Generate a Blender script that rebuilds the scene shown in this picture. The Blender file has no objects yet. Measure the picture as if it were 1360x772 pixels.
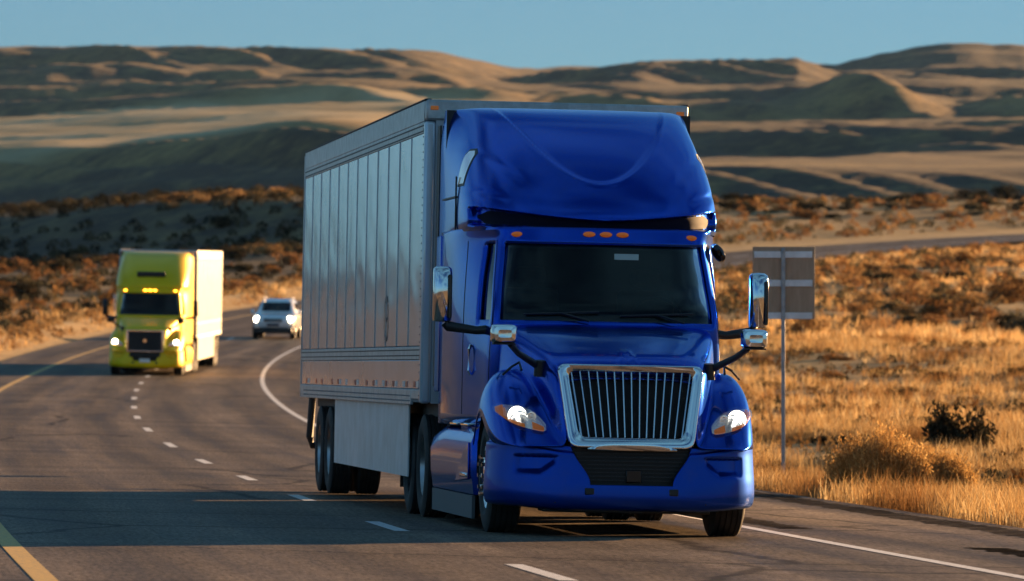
import bpy, bmesh, math, random
import numpy as np
from mathutils import Vector, Matrix
from mathutils.bvhtree import BVHTree
R = math.radians
rnd = random.Random(7)
SC = bpy.context.scene
COL = SC.collection

# ------------------------------------------------------------------ camera
HC = 1.55
cam = bpy.data.cameras.new('camera')
cam.lens = 205.9; cam.sensor_width = 36.0; cam.sensor_fit = 'HORIZONTAL'
cam.clip_start = 0.5; cam.clip_end = 60000
cam.dof.use_dof = True; cam.dof.focus_distance = 54.5; cam.dof.aperture_fstop = 4.5
cam.dof.aperture_blades = 9
camo = bpy.data.objects.new('camera', cam); COL.objects.link(camo)
camo.location = (0, 0, HC); camo.rotation_euler = (R(90.717), 0, 0)
SC.camera = camo

# ------------------------------------------------------------------ sky and sun
SUN_EL, SUN_AZ = 7.8, 40.0          # azimuth clockwise from +Y (the view direction)
w = bpy.data.worlds.new('World'); SC.world = w; w.use_nodes = True
nt = w.node_tree; nt.nodes.clear()
def N(nt, t, **k):
    n = nt.nodes.new(t)
    for a, b in k.items():
        if a == 'inp':
            for i, v in b.items(): n.inputs[i].default_value = v
        else: setattr(n, a, b)
    return n
out = N(nt, 'ShaderNodeOutputWorld')
sky = N(nt, 'ShaderNodeTexSky', sky_type='NISHITA', sun_disc=False, sun_elevation=R(SUN_EL), sun_rotation=R(SUN_AZ))
sky.altitude = 1500; sky.air_density = 1.0; sky.dust_density = 0.0; sky.ozone_density = 4.0
tint = N(nt, 'ShaderNodeMix', data_type='RGBA', blend_type='MULTIPLY', inp={0: 1.0, 7: (0.43, 0.53, 0.60, 1)})
geo = N(nt, 'ShaderNodeTexCoord')
mp = N(nt, 'ShaderNodeMapping', inp={3: (1.0, 1.0, 2.6)})
cn = N(nt, 'ShaderNodeTexNoise', inp={'Scale': 2.6, 'Detail': 5.0, 'Roughness': 0.45, 'Distortion': 0.2})
cr = N(nt, 'ShaderNodeMapRange', inp={1: 0.36, 2: 0.64, 3: 0.0, 4: 0.72})
cm = N(nt, 'ShaderNodeMix', data_type='RGBA', blend_type='MIX', inp={7: (1.05, 2.5, 3.5, 1)})
bg = N(nt, 'ShaderNodeBackground', inp={'Strength': 0.05})
L = nt.links.new
L(sky.outputs[0], tint.inputs[6]); L(geo.outputs['Generated'], mp.inputs[0]); L(mp.outputs[0], cn.inputs[0])
L(cn.outputs[0], cr.inputs[0]); L(cr.outputs[0], cm.inputs[0]); L(tint.outputs[2], cm.inputs[6])
L(cm.outputs[2], bg.inputs[0]); L(bg.outputs[0], out.inputs[0])

sl = bpy.data.lights.new('sun', 'SUN'); sl.energy = 5.0; sl.angle = R(0.5); sl.color = (1.0, 0.58, 0.26)
so = bpy.data.objects.new('sun', sl); COL.objects.link(so)
TS = Vector((math.cos(R(SUN_EL))*math.sin(R(SUN_AZ)), math.cos(R(SUN_EL))*math.cos(R(SUN_AZ)), math.sin(R(SUN_EL))))
so.rotation_euler = TS.to_track_quat('Z', 'Y').to_euler(); so.location = (60, 80, 60)

vs = SC.view_settings
vs.view_transform = 'Standard'; vs.look = 'None'; vs.gamma = 1.0; vs.exposure = 1.75; vs.use_curve_mapping = False
SC.render.engine = 'CYCLES'
SC.cycles.use_denoising = True
SC.cycles.max_bounces = 8; SC.cycles.transparent_max_bounces = 16
SC.cycles.sample_clamp_indirect = 6.0

# ------------------------------------------------------------------ helpers
def tag(o, label=None, cat=None, group=None, kind=None):
    if label: o['label'] = label
    if cat: o['category'] = cat
    if group: o['group'] = group
    if kind: o['kind'] = kind
    return o

def empty(name, loc=(0, 0, 0), parent=None):
    o = bpy.data.objects.new(name, None); COL.objects.link(o); o.location = loc
    o.empty_display_size = 0.2
    if parent: o.parent = parent
    return o

def mkobj(name, me, mat=None, parent=None):
    o = bpy.data.objects.new(name, me); COL.objects.link(o)
    if mat is not None and len(me.materials) == 0:
        me.materials.append(mat)
    if parent: o.parent = parent
    return o

class MB:
    """collects shapes into one mesh"""
    def __init__(s): s.v = []; s.f = []
    def add(s, vs, fs):
        b = len(s.v); s.v += [tuple(p) for p in vs]; s.f += [tuple(i+b for i in f) for f in fs]; return s
    def box(s, x0, x1, y0, y1, z0, z1):
        v = [(x0,y0,z0),(x1,y0,z0),(x1,y1,z0),(x0,y1,z0),(x0,y0,z1),(x1,y0,z1),(x1,y1,z1),(x0,y1,z1)]
        return s.add(v, [(0,3,2,1),(4,5,6,7),(0,1,5,4),(1,2,6,5),(2,3,7,6),(3,0,4,7)])
    def grid(s, P, mask=None, closed_v=False):
        P = np.asarray(P); n, m = P.shape[:2]
        fs = []
        mm = m if closed_v else m-1
        for i in range(n-1):
            for j in range(mm):
                if mask is not None and not mask[i][j]: continue
                k = (j+1) % m
                fs.append((i*m+j, i*m+k, (i+1)*m+k, (i+1)*m+j))
        return s.add(P.reshape(-1, 3).tolist(), fs)
    def tube(s, pts, r, n=10, cap=True):
        pts = [Vector(p) for p in pts]; rings = []
        rr = r if isinstance(r, (list, tuple)) else [r]*len(pts)
        up = Vector((0, 0, 1))
        for i, p in enumerate(pts):
            d = (pts[min(i+1, len(pts)-1)] - pts[max(i-1, 0)]).normalized()
            a = d.cross(up)
            if a.length < 1e-3: a = d.cross(Vector((1, 0, 0)))
            a.normalize(); b = a.cross(d)
            rings.append([p + (a*math.cos(t)+b*math.sin(t))*rr[i] for t in [2*math.pi*k/n for k in range(n)]])
        vs = [p for rg in rings for p in rg]; fs = []
        for i in range(len(rings)-1):
            for k in range(n): fs.append((i*n+k, i*n+(k+1)%n, (i+1)*n+(k+1)%n, (i+1)*n+k))
        if cap:
            fs.append(tuple(range(n-1, -1, -1))); fs.append(tuple(range((len(rings)-1)*n, len(rings)*n)))
        return s.add(vs, fs)
    def lathe(s, prof, c=(0, 0, 0), n=40, axis='x'):
        """profile of (along-axis, radius)"""
        vs = []; fs = []; m = len(prof)
        for k in range(n):
            t = 2*math.pi*k/n
            for a, r in prof:
                if axis == 'x': vs.append((c[0]+a, c[1]+r*math.cos(t), c[2]+r*math.sin(t)))
                elif axis == 'y': vs.append((c[0]+r*math.cos(t), c[1]+a, c[2]+r*math.sin(t)))
                else: vs.append((c[0]+r*math.cos(t), c[1]+r*math.sin(t), c[2]+a))
        for k in range(n):
            for j in range(m-1):
                fs.append((k*m+j, k*m+j+1, ((k+1)%n)*m+j+1, ((k+1)%n)*m+j))
        return s.add(vs, fs)
    def prism(s, poly, axis, a0, a1):
        """polygon (2-tuples) extruded along axis; poly is in the two other axes in xyz order"""
        n = len(poly)
        def mk(p, a):
            return (a, p[0], p[1]) if axis == 'x' else (p[0], a, p[1]) if axis == 'y' else (p[0], p[1], a)
        vs = [mk(p, a0) for p in poly] + [mk(p, a1) for p in poly]
        fs = [tuple(range(n-1, -1, -1)), tuple(range(n, 2*n))] + [(i, (i+1)%n, n+(i+1)%n, n+i) for i in range(n)]
        return s.add(vs, fs)
    def build(s, name, mat, parent=None, smooth=40, bevel=None, solid=None, recalc=True, bseg=2, merge=None):
        me = bpy.data.meshes.new(name)
        bm = bmesh.new()
        vv = [bm.verts.new(p) for p in s.v]
        for f in s.f:
            try: bm.faces.new([vv[i] for i in f])
            except ValueError: pass
        if merge: bmesh.ops.remove_doubles(bm, verts=bm.verts[:], dist=merge)
        bmesh.ops.delete(bm, geom=[v for v in bm.verts if not v.link_faces], context='VERTS')
        if recalc: bmesh.ops.recalc_face_normals(bm, faces=bm.faces[:])
        bm.to_mesh(me); bm.free()
        if smooth:
            me.shade_smooth(); me.set_sharp_from_angle(angle=R(smooth))
        o = mkobj(name, me, mat, parent)
        if bevel:
            md = o.modifiers.new('bevel', 'BEVEL'); md.width = bevel; md.segments = bseg; md.limit_method = 'ANGLE'; md.angle_limit = R(35)
            md.harden_normals = False
        if solid:
            md = o.modifiers.new('solid', 'SOLIDIFY'); md.thickness = solid; md.offset = 0
        return o

def basis(n, t):
    """clamped uniform cubic B-spline basis, n control points, parameter t in 0..1"""
    t = np.asarray(t, float)
    k = 3
    kn = np.r_[np.zeros(k), np.linspace(0, 1, n-k+1), np.ones(k)]
    B = np.zeros((len(t), len(kn)-1))
    for i in range(len(kn)-1):
        B[:, i] = (t >= kn[i]) & (t < kn[i+1])
    last = np.nonzero(kn[:-1] < kn[1:])[0][-1]
    B[t >= 1.0, last] = 1
    for d in range(1, k+1):
        C = np.zeros((len(t), len(kn)-1-d))
        for i in range(len(kn)-1-d):
            a = kn[i+d]-kn[i]; b = kn[i+d+1]-kn[i+1]
            if a > 0: C[:, i] += (t-kn[i])/a*B[:, i]
            if b > 0: C[:, i] += (kn[i+d+1]-t)/b*B[:, i+1]
        B = C
    return B[:, :n]

def bsurf(P, nu, nv):
    P = np.asarray(P, float); n, m = P.shape[:2]
    A = basis(n, np.linspace(0, 1, nu)); B = basis(m, np.linspace(0, 1, nv))
    return np.einsum('ai,ijk,bj->abk', A, P, B)

def mirror_cols(rows):
    """rows of (x,y,z) from the centreline outwards -> full width rows"""
    o = []
    for r in rows:
        l = [(-p[0], p[1], p[2]) for p in r[:0:-1]]
        o.append(l + list(r))
    return o

def pchip(xk, yk, x):
    xk = np.asarray(xk, float); yk = np.asarray(yk, float); x = np.asarray(x, float)
    h = np.diff(xk); d = np.diff(yk)/h; n = len(xk); m = np.zeros(n)
    for i in range(1, n-1):
        if d[i-1]*d[i] > 0:
            w1 = 2*h[i]+h[i-1]; w2 = h[i]+2*h[i-1]
            m[i] = (w1+w2)/(w1/d[i-1]+w2/d[i])
    m[0] = d[0]; m[-1] = d[-1]
    xx = np.clip(x, xk[0], xk[-1]); i = np.clip(np.searchsorted(xk, xx, side='right')-1, 0, n-2)
    t = (xx-xk[i])/h[i]
    return ((1+2*t)*(1-t)**2*yk[i] + t*(1-t)**2*h[i]*m[i] + t*t*(3-2*t)*yk[i+1] + t*t*(t-1)*h[i]*m[i+1]) + \
        np.where(x > xk[-1], (x-xk[-1])*m[-1], 0) + np.where(x < xk[0], (x-xk[0])*m[0], 0)

def sstep(a, b, x):
    t = np.clip((np.asarray(x, float)-a)/(b-a), 0, 1); return t*t*(3-2*t)

_rs = np.random.RandomState(11); _perm = _rs.permutation(512); _gr = _rs.uniform(0, 2*np.pi, 512)
def perlin(x, y):
    xi = np.floor(x).astype(int); yi = np.floor(y).astype(int); xf = x-xi; yf = y-yi
    def g(ix, iy, fx, fy):
        a = _gr[_perm[(_perm[ix & 511]+iy) & 511]]; return np.cos(a)*fx+np.sin(a)*fy
    u = xf**3*(xf*(xf*6-15)+10); v = yf**3*(yf*(yf*6-15)+10)
    a = g(xi, yi, xf, yf); b = g(xi+1, yi, xf-1, yf); c = g(xi, yi+1, xf, yf-1); d = g(xi+1, yi+1, xf-1, yf-1)
    return (a*(1-u)+b*u)*(1-v)+(c*(1-u)+d*u)*v
def fbm(x, y, o=4):
    s = 0; a = 1
    for i in range(o): s = s+a*perlin(x*2**i+17*i, y*2**i+5*i); a *= .5
    return s
def ridged(x, y, o=4):
    s = 0; a = 1
    for i in range(o): s = s+a*(1-2*np.abs(perlin(x*2**i+31*i, y*2**i+7*i))); a *= .5
    return s

# ------------------------------------------------------------------ materials
def mat(name, base=(.5, .5, .5), rough=.5, metal=0, coat=0, spec=.5, emit=None, estr=0, coatr=.03, trans=0, ior=1.5):
    m = bpy.data.materials.new(name); m.use_nodes = True
    b = m.node_tree.nodes['Principled BSDF']
    b.inputs['Base Color'].default_value = (*base, 1); b.inputs['Roughness'].default_value = rough
    b.inputs['Metallic'].default_value = metal; b.inputs['Coat Weight'].default_value = coat
    b.inputs['Coat Roughness'].default_value = coatr; b.inputs['Specular IOR Level'].default_value = spec
    b.inputs['Coat IOR'].default_value = 1.45
    b.inputs['Transmission Weight'].default_value = trans; b.inputs['IOR'].default_value = ior
    if emit: b.inputs['Emission Color'].default_value = (*emit, 1); b.inputs['Emission Strength'].default_value = estr
    return m
def bsdf(m): return m.node_tree.nodes['Principled BSDF']
def noise_col(m, c1, c2, scale, detail=4, lo=.35, hi=.65, coord='Object', stretch=None, bump=0, bscale=None, c3=None, s3=None, lo3=.5, hi3=.7):
    """base colour between two tones of the material by a noise; optional third tone and fine relief"""
    t = m.node_tree; l = t.links.new; b = bsdf(m)
    tc = N(t, 'ShaderNodeTexCoord'); src = tc.outputs[coord]
    if stretch:
        mpn = N(t, 'ShaderNodeMapping', inp={3: stretch}); l(src, mpn.inputs[0]); src = mpn.outputs[0]
    n = N(t, 'ShaderNodeTexNoise', inp={'Scale': scale, 'Detail': detail, 'Roughness': .6}); l(src, n.inputs[0])
    mr = N(t, 'ShaderNodeMapRange', inp={1: lo, 2: hi}); l(n.outputs[0], mr.inputs[0])
    mx = N(t, 'ShaderNodeMix', data_type='RGBA', inp={6: (*c1, 1), 7: (*c2, 1)}); l(mr.outputs[0], mx.inputs[0])
    o = mx.outputs[2]
    if c3:
        n3 = N(t, 'ShaderNodeTexNoise', inp={'Scale': s3, 'Detail': 5, 'Roughness': .6}); l(src, n3.inputs[0])
        m3 = N(t, 'ShaderNodeMapRange', inp={1: lo3, 2: hi3}); l(n3.outputs[0], m3.inputs[0])
        x3 = N(t, 'ShaderNodeMix', data_type='RGBA', inp={7: (*c3, 1)}); l(m3.outputs[0], x3.inputs[0]); l(o, x3.inputs[6]); o = x3.outputs[2]
    l(o, b.inputs['Base Color'])
    if bump:
        nb = N(t, 'ShaderNodeTexNoise', inp={'Scale': bscale or scale*4, 'Detail': 4}); l(src, nb.inputs[0])
        bp = N(t, 'ShaderNodeBump', inp={'Strength': bump, 'Distance': .02}); l(nb.outputs[0], bp.inputs['Height']); l(bp.outputs[0], b.inputs['Normal'])
    return m
def glassy(name, tintc, refl_rough=.02, ior=1.5):
    m = bpy.data.materials.new(name); m.use_nodes = True; t = m.node_tree; t.nodes.clear(); l = t.links.new
    o = N(t, 'ShaderNodeOutputMaterial'); tr = N(t, 'ShaderNodeBsdfTransparent', inp={0: (*tintc, 1)})
    g = N(t, 'ShaderNodeBsdfGlossy', inp={0: (1, 1, 1, 1), 'Roughness': refl_rough}); fr = N(t, 'ShaderNodeFresnel', inp={0: ior})
    mx = N(t, 'ShaderNodeMixShader'); l(fr.outputs[0], mx.inputs[0]); l(tr.outputs[0], mx.inputs[1]); l(g.outputs[0], mx.inputs[2]); l(mx.outputs[0], o.inputs[0])
    return m

M = {}
def paint(name, base, metal=.5, rough=.30, dirt=(.10, .08, .06), amt=.10):
    m = mat(name, base, rough, metal, coat=1.0, coatr=.02)
    t = m.node_tree; l = t.links.new; b = bsdf(m)
    tc = N(t, 'ShaderNodeTexCoord'); n = N(t, 'ShaderNodeTexNoise', inp={'Scale': 3.5, 'Detail': 8, 'Roughness': .7}); l(tc.outputs['Object'], n.inputs[0])
    mr = N(t, 'ShaderNodeMapRange', inp={1: .5, 2: .8, 3: 0, 4: amt}); l(n.outputs[0], mr.inputs[0])
    mx = N(t, 'ShaderNodeMix', data_type='RGBA', inp={6: (*base, 1), 7: (*dirt, 1)}); l(mr.outputs[0], mx.inputs[0]); l(mx.outputs[2], b.inputs['Base Color'])
    mc = N(t, 'ShaderNodeMapRange', inp={1: .4, 2: .8, 3: .02, 4: .14}); l(n.outputs[0], mc.inputs[0]); l(mc.outputs[0], b.inputs['Coat Roughness'])
    return m
def candy(m, tintc, coat):
    b = bsdf(m); b.inputs['Specular Tint'].default_value = (*tintc, 1); b.inputs['Coat Weight'].default_value = coat; return m
M['blue'] = candy(paint('blue metallic paint', (.0005, .058, .50), metal=.88, rough=.20), (.25, .6, 1), .45)
M['bumperblue'] = candy(paint('blue bumper paint', (.0005, .045, .38), metal=.8, rough=.30, amt=.2), (.25, .6, 1), .35)
M['yellow'] = candy(paint('yellow green paint', (.92, .58, .001), metal=.25, rough=.4), (1, .9, .4), .3)
M['chrome'] = mat('chrome', (.82, .83, .85), .07, 1)
M['steel'] = noise_col(mat('dull steel', (.45, .46, .48), .35, 1), (.5, .51, .53), (.36, .36, .37), 6)
M['black'] = mat('black plastic', (.012, .012, .013), .45)
M['gloss'] = mat('gloss black', (.008, .008, .01), .12)
M['rubber'] = noise_col(mat('tyre rubber', (.02, .02, .02), .75), (.016, .016, .017), (.035, .032, .03), 9)
M['dark'] = mat('dark chassis', (.018, .017, .017), .6)
M['interior'] = noise_col(mat('cab interior trim', (.03, .03, .032), .7), (.03, .03, .033), (.05, .048, .045), 8)
M['mesh'] = mat('grille mesh', (.01, .01, .012), .5)
M['glass'] = glassy('tinted windscreen glass', (.26, .34, .37), .02, 1.36)
M['sideglass'] = glassy('dark side glass', (.08, .10, .11))
M['lens'] = glassy('clear lamp lens', (.95, .95, .95), .03, 1.35)
M['amber'] = mat('amber lens', (.75, .16, .01), .25, 0, .6, emit=(1, .22, .01), estr=.04)
M['amberdim'] = mat('amber reflector', (.85, .22, .03), .3, 0, .3, emit=(1, .25, .03), estr=.03)
M['bulb'] = mat('lit headlamp bulb', (1, .95, .85), .3, emit=(1, .9, .72), estr=1.5)
M['litbowl'] = mat('lit chrome reflector', (.9, .9, .9), .12, 1, emit=(1, .93, .8), estr=.03)  # emission paints the bulb's light into the bowl
M['facet'] = mat('chrome with painted glow', (.75, .77, .8), .18, 1, emit=(.8, .9, 1), estr=.015)  # faint emission paints bright reflections into the chrome
M['lamp'] = mat('lit lamp', (1, .95, .85), .3, emit=(1, .86, .6), estr=9)
M['white'] = mat('white trailer sheet', (.82, .83, .84), .15, .3, .1, coatr=.08)
noise_col(M['white'], (.78, .82, .88), (.70, .72, .76), 1.3, 6)
M['whiterail'] = noise_col(mat('aluminium rail', (.5, .51, .52), .38, .55), (.56, .57, .58), (.40, .40, .40), 7)
M['skirt'] = noise_col(mat('white skirt panel', (.7, .7, .7), .4), (.80, .80, .80), (.66, .64, .61), 2.5, 6)
M['post'] = noise_col(mat('galvanised post', (.4, .41, .43), .5, .6), (.42, .43, .45), (.3, .3, .31), 9)
M['reflred'] = mat('red reflector', (.55, .05, .03), .3, 0, .4)
M['reflwhite'] = mat('white reflector', (.8, .78, .74), .3)
M['rivet'] = mat('seam grey', (.20, .21, .23), .6, spec=.1)
M['signback'] = 0
M['logo'] = mat('dark blue grey print', (.03, .04, .07), .4)

# ------------------------------------------------------------------ road line
F_PX, CX_PX, CY_PX = 7780.0, 680.0, 483.4
def natspline(xk, yk):
    xk = np.asarray(xk, float); yk = np.asarray(yk, float); n = len(xk); h = np.diff(xk)
    A = np.zeros((n, n)); b = np.zeros(n); A[0, 0] = A[-1, -1] = 1
    for i in range(1, n-1):
        A[i, i-1] = h[i-1]; A[i, i] = 2*(h[i-1]+h[i]); A[i, i+1] = h[i]
        b[i] = 6*((yk[i+1]-yk[i])/h[i]-(yk[i]-yk[i-1])/h[i-1])
    Mm = np.linalg.solve(A, b)
    def f(x):
        x = np.asarray(x, float); xc = np.clip(x, xk[0], xk[-1])
        i = np.clip(np.searchsorted(xk, xc)-1, 0, n-2); t = xc-xk[i]
        v = yk[i]+t*((yk[i+1]-yk[i])/h[i]-h[i]*(2*Mm[i]+Mm[i+1])/6)+t*t*Mm[i]/2+t**3*(Mm[i+1]-Mm[i])/(6*h[i])
        s0 = (yk[1]-yk[0])/h[0]-h[0]*Mm[1]/6; s1 = (yk[-1]-yk[-2])/h[-1]+h[-1]*Mm[-2]/6
        return v+np.where(x < xk[0], (x-xk[0])*s0, 0)+np.where(x > xk[-1], (x-xk[-1])*s1, 0)
    return f
RK = [38, 55, 75, 95, 115, 140, 165, 190, 215, 240, 265, 290, 315, 340, 370, 400, 425, 450, 480, 520, 560]
RX = [0.68, -1.25, -3.22, -5.22, -7.16, -9.04, -10.57, -11.77, -12.45, -12.26, -11.13, -9.08, -5.9, -1.5, 5.3, 14.2, 24, 37.5, 57, 88, 122]
RZ = [.05, .045, .02, .06, .261, .524, .834, 1.186, 1.7, 2.359, 3.105, 3.951, 4.85, 5.85, 7.2, 8.75, 10.0, 11.3, 12.6, 14.0, 15.2]
road_x = natspline(RK, RX); road_z = natspline(RK, RZ)
BANK = .021
def road_dx(y): return (road_x(np.asarray(y)+.5)-road_x(np.asarray(y)-.5))
def road_off(x, y):
    return (x-road_x(y))/np.sqrt(1+road_dx(y)**2)
def road_pt(y, o, dz=0):
    s = road_dx(y); n = np.sqrt(1+s*s)
    return np.stack([road_x(y)+o/n, y-o*s/n, road_z(y)-BANK*o+dz+0*y], -1)

# ------------------------------------------------------------------ terrain heights
def zpx(d, py): return HC+(CY_PX-py)*d/F_PX
LK = [(20, None, -.1), (80, None, .05), (120, None, .35), (160, None, 1.0), (200, 480), (260, 428), (330, 380), (395, 345), (420, 328), (446, 268), (470, 262), (560, 266),
      (700, 284), (900, 272), (932, 252), (1045, 192), (1065, 188), (1300, 172), (1700, 150), (1980, 141), (2006, 129), (2150, 126), (2172, 116), (2350, 112), (2375, 100), (2560, 96),
      (2605, 78), (2700, 73), (3200, 73), (4200, 80), (9000, 92)]
RKN = [(20, None, -.35), (60, None, -.12), (90, 607), (130, 556), (180, 488), (240, 424), (300, 378), (350, 352), (400, 336), (450, 316), (500, 285), (535, 272), (570, 272),
       (680, 292), (830, 270), (856, 266), (898, 226), (930, 223), (1150, 221), (1290, 216), (1312, 192), (1420, 188), (1600, 184), (1622, 168), (1880, 160), (1905, 144), (2280, 138),
       (2310, 122), (2760, 114), (2800, 104), (3000, 102), (4200, 98), (9000, 96)]
def knots(K): return [k[0] for k in K], [k[2] if len(k) > 2 else zpx(k[0], k[1]) for k in K]
LD, LZ = knots(LK); RD, RZZ = knots(RKN)
BUMPS = [  # px, distance, half-width px, half-depth m, height px, flat-top power
    (925, 2700, 205, 150, 30, 4), (1152, 1980, 75, 110, 34, 2), (1275, 3300, 150, 250, 36, 2), (1030, 1500, 90, 110, 20, 2),
    (330, 2100, 90, 70, 10, 2), (700, 1650, 140, 110, 16, 2), (470, 1150, 140, 80, 10, 2),
    (60, 1000, 110, 60, -16, 2), (1340, 1250, 160, 90, 22, 2), (110, 2450, 120, 60, 12, 2),
]
SKYX = [-2000, -400, 0, 100, 200, 300, 400, 500, 560, 600, 640, 680, 740, 800, 850, 900, 950, 1000, 1060, 1110, 1150, 1200, 1270, 1320, 1360, 1700, 3000]
SKYV = [0.0, 12.6, 12.6, 11.1, 10.5, 2.2, -5.6, -9.3, -2.6, 0.2, 1.2, -0.7, -0.4, 1.0, 4.8, 1.6, 2.7, 3.3, 8.8, -2.7, 1.0, 1.7, 3.1, 3.4, 7.7, 7.7, 0.0]
def SKYC(px): return np.interp(px, SKYX, SKYV)
def terrain(x, y):
    x = np.asarray(x, float); y = np.asarray(y, float)
    r = np.hypot(x, y); e = np.where(y > 0, np.minimum(r, 9000), np.minimum(r*.12, 400)+20)
    yy = np.maximum(y, 1.0); a = np.clip(F_PX*x/yy, -6000, 6000); px = a+CX_PX
    wR = sstep(-330, 330, a)*(1-sstep(2050, 2400, e))+sstep(-190, 60, a)*sstep(2050, 2400, e)
    skew = 60*sstep(150, 500, e)*np.clip((px-330)/400, -2, 2)*(1-wR)      # faces on the left run obliquely
    e2 = np.maximum(e+skew*np.clip(e/900, 0, 1.6), 20) 
    wob = fbm(x/230+3.1, y/420, 3)*e*.03*sstep(300, 800, e)
    z = pchip(LD, LZ, e2+wob)*(1-wR)+pchip(RD, RZZ, e+wob)*wR
    # unseen land beyond the left lowered so the trailer side reflects sky
    z = z*(1-.85*sstep(-720, -2000, a)*sstep(350, 900, e))
    # hill lower towards the far left
    z = z-sstep(250, -60, px)*sstep(380, 450, e)*(1-sstep(560, 760, e))*.7
    for (bp, bd, bw, bdep, bh, pw) in BUMPS:
        s = bd/F_PX
        q = np.sqrt(((x-(bp-CX_PX)*s)/(bw*s))**2+((y-bd)/bdep)**2)
        z = z+bh*s*np.exp(-q**pw)
    wx = fbm(x/300, y/300+9, 2)*60
    ang = .5
    u = (x+wx)*math.cos(ang)+(y)*math.sin(ang); v = -(x+wx)*math.sin(ang)+y*math.cos(ang)
    amp = (2.8*sstep(950, 1100, e)*wR+2.8*sstep(520, 900, e)*(1-wR))*(1-.4*sstep(1050, 1300, e))+.8*sstep(1950, 2300, e)
    z = z+amp*(ridged(u/120, v/300, 3)-.9)
    # finer spurs and gullies, strongest on the steep faces
    fL = np.exp(-((e2-995)/85)**2)*(1-wR); fF = np.exp(-((e-2640)/170)**2); fM = .9*np.exp(-((e-1950)/110)**2)+.8*np.exp(-((e-2280)/70)**2)+.7*np.exp(-((e-1310)/80)**2)*wR+.7*np.exp(-((e-1620)/80)**2)*wR+.7*np.exp(-((e-2360)/60)**2)*(1-wR)
    sp = perlin((x+.45*y+wx*.12)/13+2, y/260+3)*2+.4*perlin((x+.45*y)/5.5+2, y/150)
    gl = ridged((x+.55*y+wx*.4)/34, y/260+3, 2)-.85
    g3 = perlin((x+.28*y+wx*.2)/24+7, y/300+4)*2+.4*perlin((x+.28*y)/9, y/200)
    z = z+fL*sp*2.6+fF*g3*4.6+fM*(g3*2.4+gl*2.0)+wR*np.exp(-((e-885)/40)**2)*sp*1.5+sstep(700, 1000, e)*gl*.4
    z = z+SKYC(px)*e/F_PX*sstep(2330, 2560, e)*(y > 0)
    o = road_off(x, y); ao = np.abs(o-.6)
    near = sstep(8, 26, ao)
    z = z+near*(fbm(x/22+5, y/34, 3)*.55*(1-sstep(600, 900, e))+fbm(x/5.5, y/7.5, 2)*.16*(1-sstep(250, 400, e)))
    # road corridor
    inr = (y > -300) & (y < 575)
    k = 1-sstep(6.9, 17.0, np.where(o > 0, o-.0, -o+1.2))
    k = np.where(inr, k, 0)
    zr = road_z(y)-BANK*np.clip(o, -6, 7)-.07
    z = z*(1-k)+zr*k
    berm = np.exp(-((o+8.0)/1.25)**2)*.42*sstep(90, 130, y)*np.where(y < 330, 1, 0)
    z = z+berm+np.where(inr, -.10*sstep(6.95, 7.6, o)*(1-sstep(8, 11, o)), 0)
    return z

# ------------------------------------------------------------------ terrain sheet
tcore = np.linspace(-.105, .105, 300)
tout = np.linspace(.111, .24, 22); gout = np.geomspace(4, 6500, 34)
TC = np.r_[np.full(34, -.24), -tout[::-1], tcore, tout, np.full(34, .24)]; TG = np.r_[-gout[::-1], np.zeros(len(TC)-68), gout]
ys = [-4000, -2000, -900, -300, -120, -50, -20, 0, 12, 20]
yv = 20.0
while yv < 7000:
    yv *= 1.0075 if 42 < yv < 3400 else 1.03
    ys.append(yv)
ys = np.array(ys)
wid = np.where(ys > 20, ys, 20+(20-ys)*1.0)
GX = TC[None, :]*wid[:, None]+TG[None, :]; GY = np.repeat(ys[:, None], len(TC), 1)
GZ = terrain(GX, GY)
me = bpy.data.meshes.new('terrain'); n, m_ = GX.shape
P = np.stack([GX, GY, GZ], -1).reshape(-1, 3)
ii = (np.arange(n-1)[:, None]*m_+np.arange(m_-1)[None, :]).ravel()
Fq = np.stack([ii, ii+1, ii+m_+1, ii+m_], -1)
def fast_mesh(name, P, Fq):
    me = bpy.data.meshes.new(name); k = Fq.shape[1]
    me.vertices.add(len(P)); me.vertices.foreach_set('co', np.ascontiguousarray(P, np.float32).ravel())
    me.loops.add(Fq.size); me.loops.foreach_set('vertex_index', np.ascontiguousarray(Fq, np.int32).ravel())
    me.polygons.add(len(Fq)); me.polygons.foreach_set('loop_start', np.arange(0, Fq.size, k, dtype=np.int32))
    me.update(calc_edges=True); me.validate()
    return me
me = fast_mesh('terrain', P, Fq); me.shade_smooth()
# ground cover, with hill shade and sun painted in: share of sage (dark grey-green brush) and of pale gravel at each point
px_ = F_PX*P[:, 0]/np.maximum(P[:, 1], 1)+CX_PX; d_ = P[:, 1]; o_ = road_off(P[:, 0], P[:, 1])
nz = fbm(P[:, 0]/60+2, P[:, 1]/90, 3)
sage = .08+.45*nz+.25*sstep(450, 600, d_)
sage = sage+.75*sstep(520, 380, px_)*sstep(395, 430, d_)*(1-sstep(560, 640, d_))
sage = sage+.75*sstep(850, 1000, px_)*sstep(575, 640, d_)*(1-sstep(930, 960, d_))  # cover darkened to paint shade onto the right-hand face
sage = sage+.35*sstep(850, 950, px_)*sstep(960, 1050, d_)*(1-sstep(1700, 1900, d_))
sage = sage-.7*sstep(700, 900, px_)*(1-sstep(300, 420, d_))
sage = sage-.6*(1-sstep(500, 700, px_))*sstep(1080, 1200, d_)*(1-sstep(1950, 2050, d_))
sage = sage+.9*sstep(30, 0, d_)+.9*sstep(-150, -450, px_)*(d_ > 30)+.40*sstep(1950, 2050, d_)+.6*sstep(760, 600, px_)*sstep(840, 890, d_)*(1-sstep(1035, 1060, d_))+.6*sstep(760, 600, px_)*sstep(560, 640, d_)*(1-sstep(840, 900, d_))+.2*sstep(900, 1000, d_)*sstep(600, 800, px_)  # paints shade on left and far hills; darkens unseen ground for truck reflections
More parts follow.
